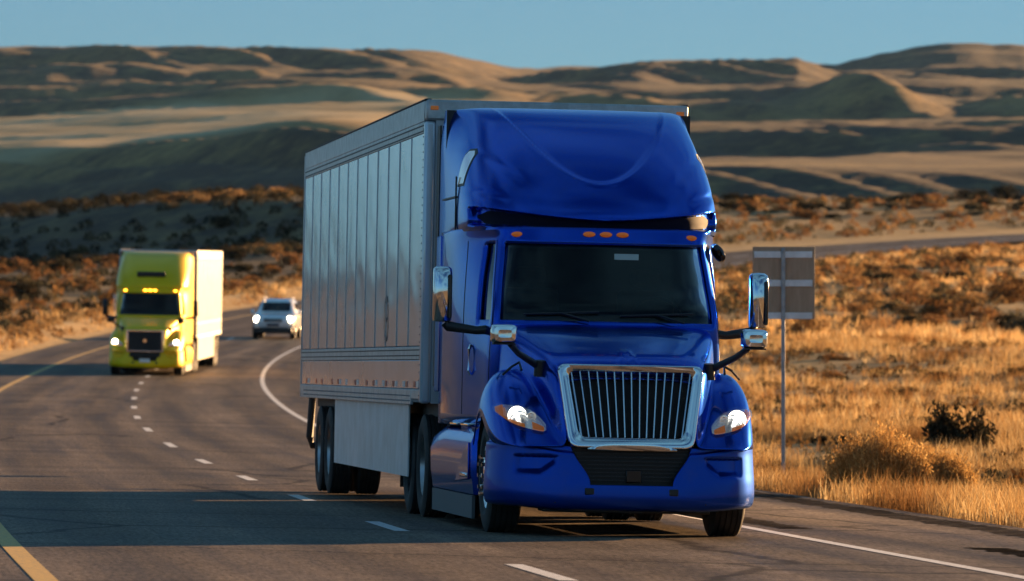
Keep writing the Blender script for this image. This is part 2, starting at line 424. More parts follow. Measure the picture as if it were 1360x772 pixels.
sage = sage+.7*sstep(470, 420, px_)*sstep(200, 225, d_)*(1-sstep(395, 430, d_))*sstep(-9.5, -11.5, o_)  # shade between the bushes of the left bank painted as darker cover
pale = sstep(700, 520, px_)*sstep(1095, 1140, d_)*(1-sstep(1950, 2010, d_))*.9  # dry grass plain painted paler to stand in for stronger sun
grav = np.exp(-((o_+8.0)/.8)**2)*.45*((d_ > 60) & (d_ < 360))+np.where(np.abs(o_-.6) < 7.1, np.where(o_ > 0, .8, .25), 0)*((d_ > -300) & (d_ < 575))
for nm, arr in (('sage', np.clip(sage, 0, 1)), ('gravel_sun', np.clip(grav+pale*np.clip(.75+.8*fbm(P[:, 0]/40, P[:, 1]/120, 3), 0, 1), 0, 1))):
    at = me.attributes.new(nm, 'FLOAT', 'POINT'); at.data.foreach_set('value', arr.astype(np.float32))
mt = mat('dry grass and sage ground', rough=.95, spec=.15); t = mt.node_tree; l = t.links.new
tc = N(t, 'ShaderNodeTexCoord')
n1 = N(t, 'ShaderNodeTexNoise', inp={'Scale': .9, 'Detail': 8, 'Roughness': .68}); l(tc.outputs['Object'], n1.inputs[0])
n2 = N(t, 'ShaderNodeTexNoise', inp={'Scale': .05, 'Detail': 9, 'Roughness': .65}); l(tc.outputs['Object'], n2.inputs[0])
r1 = N(t, 'ShaderNodeMapRange', inp={1: .35, 2: .68}); l(n1.outputs[0], r1.inputs[0])
straw = N(t, 'ShaderNodeMix', data_type='RGBA', inp={6: (.44, .29, .125, 1), 7: (.28, .175, .075, 1)}); l(r1.outputs[0], straw.inputs[0])
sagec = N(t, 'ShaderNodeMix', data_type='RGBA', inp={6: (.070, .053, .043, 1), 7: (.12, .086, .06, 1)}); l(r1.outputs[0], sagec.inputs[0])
a1 = N(t, 'ShaderNodeAttribute', attribute_name='sage'); a2 = N(t, 'ShaderNodeAttribute', attribute_name='gravel_sun')
n5 = N(t, 'ShaderNodeTexNoise', inp={'Scale': .24, 'Detail': 9, 'Roughness': .72}); l(tc.outputs['Object'], n5.inputs[0])
r5 = N(t, 'ShaderNodeMapRange', inp={1: .3, 2: .7, 3: -.45, 4: .45}); l(n5.outputs[0], r5.inputs[0])
a5 = N(t, 'ShaderNodeMath', operation='ADD'); l(r5.outputs[0], a5.inputs[0])
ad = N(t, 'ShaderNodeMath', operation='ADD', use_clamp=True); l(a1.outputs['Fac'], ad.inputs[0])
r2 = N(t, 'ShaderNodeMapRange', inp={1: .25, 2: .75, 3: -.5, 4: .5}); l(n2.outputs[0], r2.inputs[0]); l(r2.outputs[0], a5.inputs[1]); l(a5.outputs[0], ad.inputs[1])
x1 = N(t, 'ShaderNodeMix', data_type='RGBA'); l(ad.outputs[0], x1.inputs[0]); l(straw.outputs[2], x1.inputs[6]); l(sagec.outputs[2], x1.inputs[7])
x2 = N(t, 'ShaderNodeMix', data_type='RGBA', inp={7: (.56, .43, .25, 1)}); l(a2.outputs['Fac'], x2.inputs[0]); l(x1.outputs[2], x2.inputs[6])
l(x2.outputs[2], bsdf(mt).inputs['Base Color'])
bp = N(t, 'ShaderNodeBump', inp={'Strength': .5, 'Distance': .15}); l(n1.outputs[0], bp.inputs['Height']); l(bp.outputs[0], bsdf(mt).inputs['Normal'])
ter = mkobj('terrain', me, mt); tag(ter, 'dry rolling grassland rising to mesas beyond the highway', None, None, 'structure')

# ------------------------------------------------------------------ haze in the air
hz = bpy.data.materials.new('thin blue haze'); hz.use_nodes = True; t = hz.node_tree; t.nodes.clear()
ho = N(t, 'ShaderNodeOutputMaterial'); hv = N(t, 'ShaderNodeVolumePrincipled', inp={'Color': (.38, .64, 1.0, 1), 'Density': 1.5e-5, 'Anisotropy': .1})
t.links.new(hv.outputs[0], ho.inputs['Volume'])
hzb = MB().box(-8600, 8600, -5000, 7600, float(GZ.min())-2, float(GZ.max())+6).build('haze', hz, None, smooth=0); tag(hzb, None, None, None, 'stuff')

# ------------------------------------------------------------------ road
def strip(name, ya, yb, o0, o1, dz, mt, parent=None, step=2.0, no=2, thick=0):
    yv = np.arange(ya, yb+.01, step) if yb-ya > step else np.array([ya, yb])
    ov = np.linspace(o0, o1, no)
    A = np.stack([road_pt(yv, o, dz) for o in ov], 1)
    n, k = A.shape[:2]
    ii = (np.arange(n-1)[:, None]*k+np.arange(k-1)[None, :]).ravel()
    me = fast_mesh(name, A.reshape(-1, 3), np.stack([ii, ii+1, ii+k+1, ii+k], -1))
    uv = me.uv_layers.new(name='UVMap'); 
    dist = np.r_[0, np.cumsum(np.linalg.norm(np.diff(A[:, 0], axis=0), axis=1))]+ya
    UV = np.stack([np.repeat(ov[None, :], n, 0), np.repeat(dist[:, None], k, 1)], -1).reshape(-1, 2)
    vi = np.zeros(len(me.loops), np.int32); me.loops.foreach_get('vertex_index', vi)
    uv.data.foreach_set('uv', UV[vi].astype(np.float32).ravel())
    me.shade_smooth()
    return mkobj(name, me, mt, parent)
mr_ = mat('worn asphalt', (.06, .056, .052), .6, spec=.02); t = mr_.node_tree; l = t.links.new
uvn = N(t, 'ShaderNodeUVMap', uv_map='UVMap')
fine = N(t, 'ShaderNodeTexNoise', inp={'Scale': 26, 'Detail': 5, 'Roughness': .85}); mp0 = N(t, 'ShaderNodeMapping', inp={3: (1, .11, 1)}); l(uvn.outputs[0], mp0.inputs[0]); l(mp0.outputs[0], fine.inputs[0])
mp1 = N(t, 'ShaderNodeMapping', inp={3: (1.1, .035, 1)}); l(uvn.outputs[0], mp1.inputs[0])
strk = N(t, 'ShaderNodeTexNoise', inp={'Scale': 1.6, 'Detail': 5, 'Roughness': .6}); l(mp1.outputs[0], strk.inputs[0])
mp2 = N(t, 'ShaderNodeMapping', inp={3: (.15, .5, 1)}); l(uvn.outputs[0], mp2.inputs[0])
ptc = N(t, 'ShaderNodeTexNoise', inp={'Scale': 1.0, 'Detail': 6, 'Roughness': .6}); l(mp2.outputs[0], ptc.inputs[0])
ra = N(t, 'ShaderNodeMapRange', inp={1: .32, 2: .68}); l(fine.outputs[0], ra.inputs[0])
c1 = N(t, 'ShaderNodeMix', data_type='RGBA', inp={6: (.052, .043, .035, 1), 7: (.285, .230, .178, 1)}); l(ra.outputs[0], c1.inputs[0])
rb = N(t, 'ShaderNodeMapRange', inp={1: .35, 2: .68, 3: .62, 4: 1.3}); l(strk.outputs[0], rb.inputs[0])
rc = N(t, 'ShaderNodeMapRange', inp={1: .3, 2: .7, 3: .8, 4: 1.2}); l(ptc.outputs[0], rc.inputs[0])
mm = N(t, 'ShaderNodeMath', operation='MULTIPLY'); l(rb.outputs[0], mm.inputs[0]); l(rc.outputs[0], mm.inputs[1])
sep = N(t, 'ShaderNodeSeparateXYZ'); l(uvn.outputs[0], sep.inputs[0])
ml = N(t, 'ShaderNodeMath', operation='MULTIPLY', inp={1: 2*math.pi/1.83}); l(sep.outputs[0], ml.inputs[0])
cs = N(t, 'ShaderNodeMath', operation='COSINE'); l(ml.outputs[0], cs.inputs[0])
rw = N(t, 'ShaderNodeMapRange', inp={1: -1.0, 2: 1.0, 3: .80, 4: 1.10}); l(cs.outputs[0], rw.inputs[0])
m2 = N(t, 'ShaderNodeMath', operation='MULTIPLY'); l(mm.outputs[0], m2.inputs[0]); l(rw.outputs[0], m2.inputs[1]); mm = m2
vo = N(t, 'ShaderNodeTexVoronoi', feature='DISTANCE_TO_EDGE', inp={'Scale': .22}); nzv = N(t, 'ShaderNodeTexNoise', inp={'Scale': .8, 'Detail': 4}); vm = N(t, 'ShaderNodeMix', data_type='VECTOR', inp={0: .35})
l(uvn.outputs[0], nzv.inputs[0]); l(uvn.outputs[0], vm.inputs[4]); l(nzv.outputs['Color'], vm.inputs[5]); l(vm.outputs[1], vo.inputs[0])
rv = N(t, 'ShaderNodeMapRange', inp={1: .004, 2: .014, 3: .42, 4: 1.0}); l(vo.outputs[0], rv.inputs[0])
m3 = N(t, 'ShaderNodeMath', operation='MULTIPLY'); l(mm.outputs[0], m3.inputs[0]); l(rv.outputs[0], m3.inputs[1]); mm = m3
cx = N(t, 'ShaderNodeMix', data_type='RGBA', blend_type='MULTIPLY', inp={0: 1.0}); l(c1.outputs[2], cx.inputs[6]); l(mm.outputs[0], cx.inputs[7])
l(cx.outputs[2], bsdf(mr_).inputs['Base Color'])
bp = N(t, 'ShaderNodeBump', inp={'Strength': .55, 'Distance': .012}); l(fine.outputs[0], bp.inputs['Height']); l(bp.outputs[0], bsdf(mr_).inputs['Normal'])
rr = N(t, 'ShaderNodeMapRange', inp={1: .3, 2: .7, 3: .5, 4: .68}); l(strk.outputs[0], rr.inputs[0]); l(rr.outputs[0], bsdf(mr_).inputs['Roughness'])
road = strip('road', -200, 560, -5.7, 6.75, 0, mr_, None, 1.5, 14); tag(road, None, None, None, 'structure')
def marking(name, c, c2):
    m = mat(name, c, .6); noise_col(m, c, c2, 22, 5, .45, .72); return m
mw = marking('white road paint', (.74, .74, .72), (.35, .33, .30)); my = marking('yellow road paint', (.66, .40, .07), (.28, .19, .08))
strip('edge_line', -100, 555, 3.60, 3.74, .004, mw, road, 1.5)
o = strip('edge_line', -100, 555, -3.74, -3.58, .004, my, road, 1.5); o['label'] = 'faded yellow edge line'
yd = 42.4-12.19*4-1.6
while yd < 545:
    strip('lane_dash', yd, yd+3.3, -.065, .075, .004, mw, road, 1.1)
    k = math.sqrt(1+float(road_dx(yd))**2); yd += 12.19/k
# rumble strip of ground-in grooves along the pavement edge, and tar patches of dark rubber
mg = noise_col(mat('dark groove', (.02, .018, .016), .9, spec=0), (.022, .02, .017), (.05, .043, .036), 20)
def grooves(name, ya, yb, o0, o1, pitch, ln):
    y = np.arange(ya, yb, pitch); vs = []; fs = []
    for i, yy in enumerate(y):
        j = rnd.uniform(-.05, .05); h = ln*rnd.uniform(.8, 1.15)
        q = [road_pt(np.array(yy+a), b+j, .004) for a, b in ((0, o0), (0, o1), (h, o1), (h, o0))]
        b = len(vs); vs += [tuple(p) for p in q]; fs.append((b, b+1, b+2, b+3))
    o = MB().add(vs, fs).build(name, mg, road, smooth=0, recalc=False); o['kind'] = 'stuff'; return o
grooves('rumble_strip_grooves', 40, 125, 6.0, 6.5, .55, .22)
grooves('skid_grooves', 43, 50.5, 4.75, 5.15, .33, .18)
grooves('skid_grooves', 56, 66, 3.95, 4.3, .4, .18)

# ------------------------------------------------------------------ vehicles
# local frame of a truck: x across (viewer's right), y rearward, z up, origin on the road under the bumper
def sym(name, fn, mt, parent, **k):
    """two mirrored children made by fn(MB, side)"""
    r = []
    for s in (-1, 1):
        b = MB(); fn(b, s); r.append(b.build(name, mt, parent, **k))
    return r
def bvh_of(o):
    me = o.data; return BVHTree.FromPolygons([v.co.copy() for v in me.vertices], [tuple(p.vertices) for p in me.polygons])
def front_hit(bv, x, z, y0=-3):
    h = bv.ray_cast(Vector((x, y0, z)), Vector((0, 1, 0)))
    return h[0] if h[0] is not None else None
def drape(bv, top, bot, xs, nz, off, back=None):
    """grid over a surface seen from the front; top(x), bot(x) bound it; off = how far proud"""
    P = []
    last = None
    for x in xs:
        col = []
        for k in range(nz):
            z = bot(x)+(top(x)-bot(x))*k/(nz-1)
            h = bv.ray_cast(Vector((x, -3, z)), Vector((0, 1, 0)))
            if h[0] is not None:
                nrm = h[1] if h[1].y < 0 else -h[1]
                p = h[0]+nrm*off; last = p.y
            else: p = Vector((x, (last if last is not None else 1.0), z))
            col.append(tuple(p))
        P.append(col)
    return np.array(P)

nutme = [None]
def wheel(parent, x, y, r=.50, wd=.28, side=-1, rim='chrome', dual=False, name='wheel', steer=False, nseg=44):
    """tyre with tread grooves (> rim, hub, lug nuts); side = outboard direction"""
    e = empty(name, (x, y, r), parent)
    hw = wd/2
    prof = [(-hw*.80, r*.60), (-hw, r*.70), (-hw*1.0, r*.86), (-hw*.90, r*.965)]
    ng = 5
    for g in range(ng):
        a = -hw*.86+g*hw*1.72/ng; b = a+hw*1.72/ng
        prof += [(a+.004, r), (b-.012, r), (b-.010, r-.014), (b+.000, r-.014)]
    prof = prof[:-2]+[(hw*.90, r*.965), (hw, r*.86), (hw, r*.70), (hw*.80, r*.60)]
    def tyre(x0):
        b = MB().lathe(prof, (x0, 0, 0), nseg)
        b.build('tyre', M['rubber'], e, smooth=30)
    tyre(0)
    if dual: tyre(-side*(wd+.06))
    b = MB()
    s = side
    if steer: rp = [(s*hw*.80, r*.61), (s*hw*.86, r*.58), (s*hw*.70, r*.53), (s*hw*.55, r*.45), (s*hw*.65, r*.40), (s*hw*.95, r*.33), (s*hw*1.02, r*.27), (s*hw*1.05, 0.001)]
    else: rp = [(s*hw*.80, r*.61), (s*hw*.84, r*.58), (s*hw*.2, r*.53), (-s*hw*.35, r*.50), (-s*hw*.45, r*.42), (-s*hw*.4, r*.26), (s*hw*.35, r*.24), (s*hw*.42, 0.001)]
    b.lathe(rp, (0, 0, 0), 36)
    rm = b.build('rim', M[rim], e, smooth=35)
    lr = r*.34 if steer else r*.36; la = hw*.92 if steer else -hw*.36
    for k in range(10 if nseg > 30 else 0):
        t = 2*math.pi*k/10
        if nutme[0] is None:
            o = MB().tube([(0, 0, 0), (.055, 0, 0)], .02, 6).build('lug_nut', M['chrome'], e); nutme[0] = o.data
        else: o = mkobj('lug_nut', nutme[0], None, e)
        o.location = (s*la, lr*math.cos(t), lr*math.sin(t)); o.rotation_euler = (0, 0, 0 if s > 0 else math.pi)
    return e

CW = [.95, 1.55, 1.93, 2.30, 2.64, 2.79]
CAB = [
 [(0,2.15),(.5,2.15),(.8,2.15),(1.0,2.18),(1.07,2.30),(1.11,2.72),(1.2,3.75),(1.2,5.2)],
 [(0,2.02),(.5,2.03),(.8,2.06),(1.0,2.13),(1.065,2.27),(1.11,2.72),(1.2,3.75),(1.2,5.2)],
 [(0,1.92),(.5,1.95),(.8,2.02),(.985,2.12),(1.045,2.25),(1.10,2.72),(1.2,3.75),(1.2,5.2)],
 [(0,2.08),(.48,2.11),(.77,2.18),(.950,2.29),(1.01,2.42),(1.075,2.74),(1.195,3.75),(1.2,5.2)],
 [(0,2.25),(.46,2.28),(.74,2.34),(.912,2.45),(.975,2.58),(1.03,2.80),(1.19,3.75),(1.2,5.2)],
 [(0,2.31),(.46,2.34),(.74,2.40),(.935,2.50),(1.0,2.64),(1.05,2.86),(1.19,3.75),(1.2,5.2)],
]
SEG = 6
def cab_points(cw=CW, cab=CAB, inset=0.0):
    """interpolated full-width cab shell: rows up, columns round from one rear edge to the other"""
    A = np.array([[(p[0], p[1], cw[i]) for p in r] for i, r in enumerate(cab)])      # rows x 8
    nr, nc = A.shape[:2]
    tr = np.linspace(0, nr-1, (nr-1)*SEG+1)
    B = np.stack([np.stack([pchip(range(nr), A[:, j, k], tr) for j in range(nc)], 1) for k in range(3)], -1)
    # columns: mirror first so that the centreline is smooth
    Bm = np.concatenate([B[:, :0:-1]*np.array([-1, 1, 1]), B], 1)
    ncm = Bm.shape[1]; tcn = np.linspace(0, ncm-1, (ncm-1)*SEG+1)
    C = np.stack([np.stack([natspline(range(ncm), Bm[i, :, k])(tcn) for i in range(Bm.shape[0])], 0) for k in range(3)], -1)
    if inset:
        c = np.array([0, 3.6, 0]); D = C-c; D[..., 2] = 0
        nrm = np.linalg.norm(D, axis=-1, keepdims=True); C = C-D/nrm*inset
    return C

def fairing_points(zlo=2.80, ztop=4.0, ub=5.2, shield=True):
    lv = [(2.765, 2.36, 1.19), (2.80, 2.35, 1.20), (2.86, 2.35, 1.205), (2.91, 2.365, 1.205), (2.97, 2.405, 1.205), (3.10, 2.52, 1.20), (3.28, 2.74, 1.185), (3.48, 3.05, 1.165),
          (3.68, 3.42, 1.14), (3.85, 3.82, 1.115), (3.955, 4.25, 1.10), (3.99, 4.55, 1.09), (4.0, 4.8, 1.08), (4.0, 5.0, 1.08)]
    rows = []
    ub = 5.58
    for (w_, fu, B) in lv:
        zz = w_
        k = min(1.0, (5.45-fu)/2.2); top = float(sstep(3.75, 3.99, w_)); Br = 1.2-.035*top
        Bf = B-.05*float(sstep(3.3, 3.9, w_))
        rows.append([(0, fu, zz), (.30*Bf, fu+.015*k, zz), (.55*Bf, fu+.08*k, zz), (.78*Bf, fu+.24*k, zz-.001*top), (.93*Bf, fu+.52*k, zz-.004*top), (.995*Bf, fu+1.0*k, zz-.008*top), ((Bf+Br)/2, fu+1.55*k, zz-.010*top), (Br, max(fu+.1, ub-.4*k), zz-.012*top), (Br, ub, zz-.012*top)])
    rows.append([(p[0]*1.0, ub+.02, p[2]+.004) for p in rows[-1]])
    P = bsurf(mirror_cols(rows), 120, 150)
    if shield:
        x = P[..., 0]; z = P[..., 2]
        # raised U-shaped centre shield
        wc = 3.21+.74*(np.abs(x)/.80)**2.0
        dd = (z-wc)/np.sqrt(1+(1.85*np.abs(x)/.8)**2)
        inside = sstep(-.010, .022, dd)
        ridge = np.exp(-((dd)/.018)**2)
        P[..., 1] += .050*inside-.022*ridge
        # soft flutes on the shoulders
        for (x0, z0, x1, z1, wd, dep) in ((1.17, 3.62, .70, 3.22, .040, .050), (1.20, 3.16, .82, 3.05, .036, .040)):
            ax = np.abs(x); dx, dz = x1-x0, z1-z0; L2 = dx*dx+dz*dz
            t = np.clip(((ax-x0)*dx+(z-z0)*dz)/L2, 0, 1); q = np.hypot(ax-x0-t*dx, z-z0-t*dz)
            g = np.exp(-(q/wd)**2)*(1-t)**.6
            P[..., 1] += dep*.8*g
        # deep slot above the windscreen
        ax = np.abs(x); zu = 2.862+.125*(ax/1.15)**1.6; zl = 2.775+.045*(ax/1.15)**2
        g = sstep(zu+.006, zu-.014, z)*sstep(zl-.01, zl+.01, z)*(1-sstep(1.145, 1.175, ax))
        g = g*(P[..., 1] < 4.0)
        P[..., 1] += .13*g; P[..., 0] -= np.sign(x)*.06*g*sstep(.7, 1.1, ax)
    return P

def hood_points():
    # stations from the nose back; each from the centreline out over crease, flank, valley and fender
    st = [
     (.25, [(0,1.40),(.20,1.40),(.40,1.395),(.57,1.38),(.615,1.32),(.60,1.10),(.565,.82),(.64,.80),(.76,.80),(.88,.80),(.95,.80),(.99,.79)]),
     (.33, [(0,1.47),(.20,1.47),(.42,1.465),(.60,1.44),(.655,1.38),(.645,1.12),(.615,.86),(.69,.84),(.81,.86),(.93,.85),(1.01,.84),(1.05,.80)]),
     (.50, [(0,1.545),(.21,1.545),(.43,1.54),(.62,1.515),(.68,1.45),(.69,1.24),(.675,1.02),(.74,1.00),(.87,1.02),(1.0,.98),(1.09,.90),(1.11,.80)]),
     (.72, [(0,1.615),(.22,1.615),(.45,1.61),(.66,1.585),(.725,1.52),(.74,1.37),(.745,1.20),(.80,1.19),(.92,1.21),(1.06,1.15),(1.15,1.02),(1.165,.80)]),
     (1.05, [(0,1.70),(.24,1.70),(.49,1.695),(.73,1.665),(.79,1.60),(.805,1.50),(.815,1.39),(.87,1.40),(.98,1.42),(1.11,1.34),(1.195,1.17),(1.205,.88)]),
     (1.45, [(0,1.79),(.27,1.79),(.54,1.785),(.81,1.75),(.87,1.68),(.885,1.58),(.895,1.48),(.94,1.50),(1.03,1.51),(1.14,1.42),(1.205,1.26),(1.215,1.12)]),
     (1.80, [(0,1.87),(.29,1.87),(.58,1.865),(.88,1.83),(.935,1.76),(.95,1.62),(.96,1.44),(.99,1.44),(1.06,1.43),(1.15,1.34),(1.205,1.18),(1.215,1.04)]),
     (2.08, [(0,1.925),(.30,1.925),(.62,1.92),(.92,1.885),(.975,1.81),(.99,1.64),(1.0,1.36),(1.03,1.28),(1.08,1.22),(1.15,1.12),(1.20,.96),(1.21,.78)]),
    ]
    push = {0: .20, 1: .155, 2: .06}
    rows = [[(p[0], u+push.get(i, 0)*(1 if j < 4 else .85 if j == 4 else .45 if j == 5 else .1 if j == 6 else 0), p[1]) for j, p in enumerate(sec)] for i, (u, sec) in enumerate(st)]
    P = bsurf(mirror_cols(rows), 70, 171)
    # small twin ridge on the nose of the hood
    x = P[..., 0]; y = P[..., 1]
    for c in (-.035, .035):
        g = np.exp(-((np.abs(x)-(.018+.055*sstep(.95, .45, y)))/.014)**2)*sstep(1.0, .8, y)*sstep(.40, .48, y)
    P[..., 2] += .016*g*(P[..., 2] > 1.3)
    return P

def bumper_build(parent, mt):
    zt = lambda x: .80+.085*float(sstep(.5, 1.15, abs(x)))
    plan = [(0,.19),(.10,.19),(.20,.191),(.30,.195),(.40,.202),(.50,.215),(.62,.24),(.74,.28),(.86,.335),(.97,.41),(1.07,.53),(1.15,.70),(1.2,.90),(1.215,1.06)]
    prof = [(0, .10), (.03, .03), (.09, .008), (.22, 0), (.34, .002), (.52, .010), (.70, .018), (.80, .022), (.885, .024), (.905, .062), (.985, .066), (1.0, .10)]
    pts = []; fine_t = np.linspace(0, 1, 69)
    pp = [pchip([p[0] for p in prof], [p[1] for p in prof], fine_t)][0]
    s = np.r_[0, np.cumsum(np.hypot(np.diff([p[0] for p in plan]), np.diff([p[1] for p in plan])))]
    sv = np.linspace(0, s[-1], 121); pv = np.interp(sv, s, [p[0] for p in plan]); pv = natspline(s, [p[0] for p in plan])(sv); pu = natspline(s, [p[1] for p in plan])(sv)
    half = []
    ne = 40                                        # columns inside the intake
    for i, t_ in enumerate(fine_t):
        row = []
        zrel = .24+t_*(.80-.24)
        edge = .37+.16*float(sstep(.47, .80, zrel))     # intake half width at this height
        for j in range(121):
            x, u = pv[j], pu[j]
            # squeeze columns so that column ne lies on the intake edge
            xe = pv[ne]
            xx = x/xe*edge if j <= ne else edge+(x-xe)/(pv[-1]-xe)*(pv[-1]-edge)
            uu = float(np.interp(xx, pv, pu))
            zb = .245+.025*float(sstep(.6, 1.1, xx)); z = zb+t_*(zt(xx)-zb)
            nx = float(sstep(.7, 1.2, xx))
            off = pp[i]
            # sculpted pocket on each flank
            zl_ = .535+.10*max(0.0, min(1.0, (.80-xx)/.14))
            lower = float(sstep(.655, .69, xx)*sstep(1.03, .99, xx)*sstep(zl_, zl_+.07, z)*sstep(.725, .705, z))
            off += .050*lower
            row.append((xx-off*nx*.8, uu+off*(1-.3*nx), z))
        half.append(row)
    H = np.array(half); full = np.concatenate([H[:, :0:-1]*np.array([-1, 1, 1]), H], 1)
    nrow, ncol = full.shape[:2]; c0 = (ncol-1)//2
    mask = np.ones((nrow-1, ncol-1), bool)
    rl = int(np.searchsorted(fine_t, .385)); 
    mask[rl:, c0-ne:c0+ne] = False
    # tow hook openings
    mask[int(52*.20):int(52*.30), :] &= True
    b = MB().grid(full, mask)
    o = b.build('front_bumper', mt, parent, smooth=50, solid=.02)
    return o, full, rl, ne, c0

def tractor(name, style):
    """sleeper tractor; style 'blue' is the detailed near one, 'yellow' the far one"""
    root = empty(name)
    body = M['blue'] if style == 'blue' else M['yellow']
    bmp = M['bumperblue'] if style == 'blue' else M['yellow']
    # cab shell with window openings
    C = cab_points(); nr, nc = C.shape[:2]; mid = (nc-1)//2
    mask = np.ones((nr-1, nc-1), bool)
    wr0, wr1 = 2*SEG, 4*SEG                        # glass rows
    mask[wr0:wr1, mid-3*SEG:mid+3*SEG] = False
    for s in (-1, 1):
        a, b_ = (mid+4*SEG, mid+5*SEG) if s > 0 else (mid-5*SEG, mid-4*SEG)
        mask[wr0:wr1, a:b_] = False
    cab = MB().grid(C, mask).build('cab', body, root, smooth=50, solid=.03)
    top = MB(); ring = C[-1]; ctr = len(ring)
    top.add([tuple(p) for p in ring], [tuple(range(len(ring)))]); top.build('cab_roof', body, cab, smooth=0)
    bk = MB().box(-1.19, 1.19, 5.17, 5.2, .95, 3.98); bk.build('sleeper_back_wall', M['black'], cab, smooth=0)
    MB().box(-1.1, 1.1, 2.25, 5.15, .93, .97).build('cab_floor', M['dark'], cab, smooth=0)
    G = cab_points(inset=.022)
    g = MB().grid(G[wr0-1:wr1+2, mid-3*SEG-1:mid+3*SEG+2]).build('windshield', M['glass'], root, smooth=60)
    # black frit border just inside the glass edge
    fr = []
    Gi = cab_points(inset=.026)[wr0-1:wr1+2, mid-3*SEG-1:mid+3*SEG+2]
    mk = np.zeros((Gi.shape[0]-1, Gi.shape[1]-1), bool); mk[:2] = 1; mk[-2:] = 1; mk[:, :2] = 1; mk[:, -2:] = 1
    MB().grid(Gi, mk).build('windshield_seal', M['black'], g, smooth=60)
    for s in (-1, 1):
        a, b_ = (mid+4*SEG-1, mid+5*SEG+1) if s > 0 else (mid-5*SEG-1, mid-4*SEG+1)
        d = MB().grid(G[wr0-1:wr1+2, a:b_+1]).build('door_window', M['sideglass'], root, smooth=60)
    if style == 'blue':
        for s in (-1, 1):
            for ci in (4*SEG-2, 5*SEG+4):
                j = mid+s*ci; n_ = C[:, j+s]-C[:, j-s]; n_ = np.stack([n_[:, 1], -n_[:, 0], 0*n_[:, 0]], -1)*s; n_ /= np.linalg.norm(n_, axis=1, keepdims=True)
                q = C[:, j]+n_*.0135
                MB().tube([tuple(p) for p in q[1:4*SEG+2]], .006, 5).build('door_seam', M['black'], root)
            # wipers lying along the foot of the glass
            wp = MB()
            pts = []
            for k in range(9):
                x = -.78+k*.085 if s < 0 else .10+k*.085
                cc = C[wr0+1]; u = float(np.interp(x, cc[:, 0][mid-3*SEG:mid+3*SEG], cc[:, 1][mid-3*SEG:mid+3*SEG]))
                pts.append((x, u-.03, 1.985+.004*k))
            wp.tube(pts, .011, 6); wp.tube([(pts[4][0], pts[4][1], pts[4][2]), (pts[4][0]+.25, pts[4][1]-.05, 1.93)], .013, 6)
            wp.build('wiper', M['black'], root)
        tg = MB()
        cc = C[wr1-3]; u = float(np.interp(.13, cc[mid-12:mid+12, 0], cc[mid-12:mid+12, 1]))
        tg.box(.075, .30, u+.03, u+.036, 2.505, 2.56); tg.build('windshield_sticker', mat('pale green sticker', (.35, .5, .5), .6), root, smooth=0)
        # interior
        it = MB().box(-.95, .95, 2.15, 2.55, 1.7, 1.93).box(.35, .85, 2.5, 2.7, 1.75, 1.98)
        it.build('dashboard', M['interior'], cab, bevel=.04)
        for s in (-1, 1):
            st = MB().box(s*.55-.27, s*.55+.27, 3.0, 3.5, 1.45, 1.6).box(s*.55-.27, s*.55+.27, 3.42, 3.56, 1.6, 2.25).box(s*.55-.15, s*.55+.15, 3.45, 3.55, 2.28, 2.45)
            st.build('seat', M['interior'], cab, bevel=.05)
        sw = MB(); n_ = 28
        sw.tube([(.55+.23*math.cos(t), 2.72+.08*math.sin(t), 1.98+.19*math.sin(t)) for t in [2*math.pi*k/n_ for k in range(n_+1)]], .016, 8, cap=False)
        sw.build('steering_wheel', M['black'], cab)
        MB().box(-1.1, 1.1, 3.95, 3.98, 1.0, 2.7).build('sleeper_curtain', M['interior'], cab, smooth=0)
    # roof fairing
    FP = fairing_points(shield=(style == 'blue'))
    fair = MB().grid(FP).build('roof_fairing', body, root, smooth=60)
    bvf = bvh_of(fair)
    if style == 'blue':
        sx_ = np.linspace(-1.09, 1.09, 90)
        def s_up(x): a_ = abs(x)/1.15; return 2.852+.125*a_**1.6-.05*float(sstep(.99, 1.09, abs(x)))
        def s_lo(x): a_ = abs(x)/1.15; return 2.786+.045*a_**2+.06*float(sstep(1.02, 1.09, abs(x)))
        MB().grid(drape(bvf, s_up, s_lo, sx_, 6, .004)).build('slot_shade_panel', mat('dark navy slot shade', (.004, .006, .02), .7, spec=.1), fair, smooth=60)  # dark panel laid in the slot to paint its shade
    # hood
    HP = hood_points()
    hood = MB().grid(HP).build('hood', body, root, smooth=70, solid=.012)
    bvh = bvh_of(hood)
    bum, BF, rl, ne, c0 = bumper_build(root, bmp)
    # intake behind the bumper opening
    b = MB()
    b.prism([(-.56, .82), (-.40, .44), (.40, .44), (.56, .82)], 'y', .33, .36)
    b.build('lower_intake', M['mesh'], bum, smooth=0)
    b = MB()
    for k in range(9):
        z = .50+k*.034; hw = .37+.16*(z-.47)/.33
        b.box(-hw, hw, .30, .325, z, z+.010)
    b.build('intake_mesh', M['black'], bum, smooth=0)
    MB().box(-.04, .10, .285, .30, .49, .60).build('radar_sensor', M['gloss'], bum, bevel=.02)
    # lip under the bumper and undertray
    b = MB(); b.prism([(-.75, .50), (-.5, .40), (0, .34), (.5, .40), (.75, .50), (.75, .9), (-.75, .9)], 'z', .215, .28); b.build('air_dam', M['black'], bum, smooth=0, bevel=.01)
    for s in (-1, 1):
        MB().box(s*.375-.045, s*.375+.045, .185, .26, .375, .44).build('tow_hook_hole', M['black'], bum, bevel=.012)
        MB().prism([(s*.56+q[0]*.12, q[1]) for q in ((-1, .30), (1, .30), (1, .31), (-1, .31))], 'y', .25, .262).build('bumper_seam', M['black'], bum, smooth=0)
    # front panel seams on bumper centre
    MB().box(-.22, .22, .188, .21, .335, .44).build('plate_panel', bmp, bum, bevel=.012)
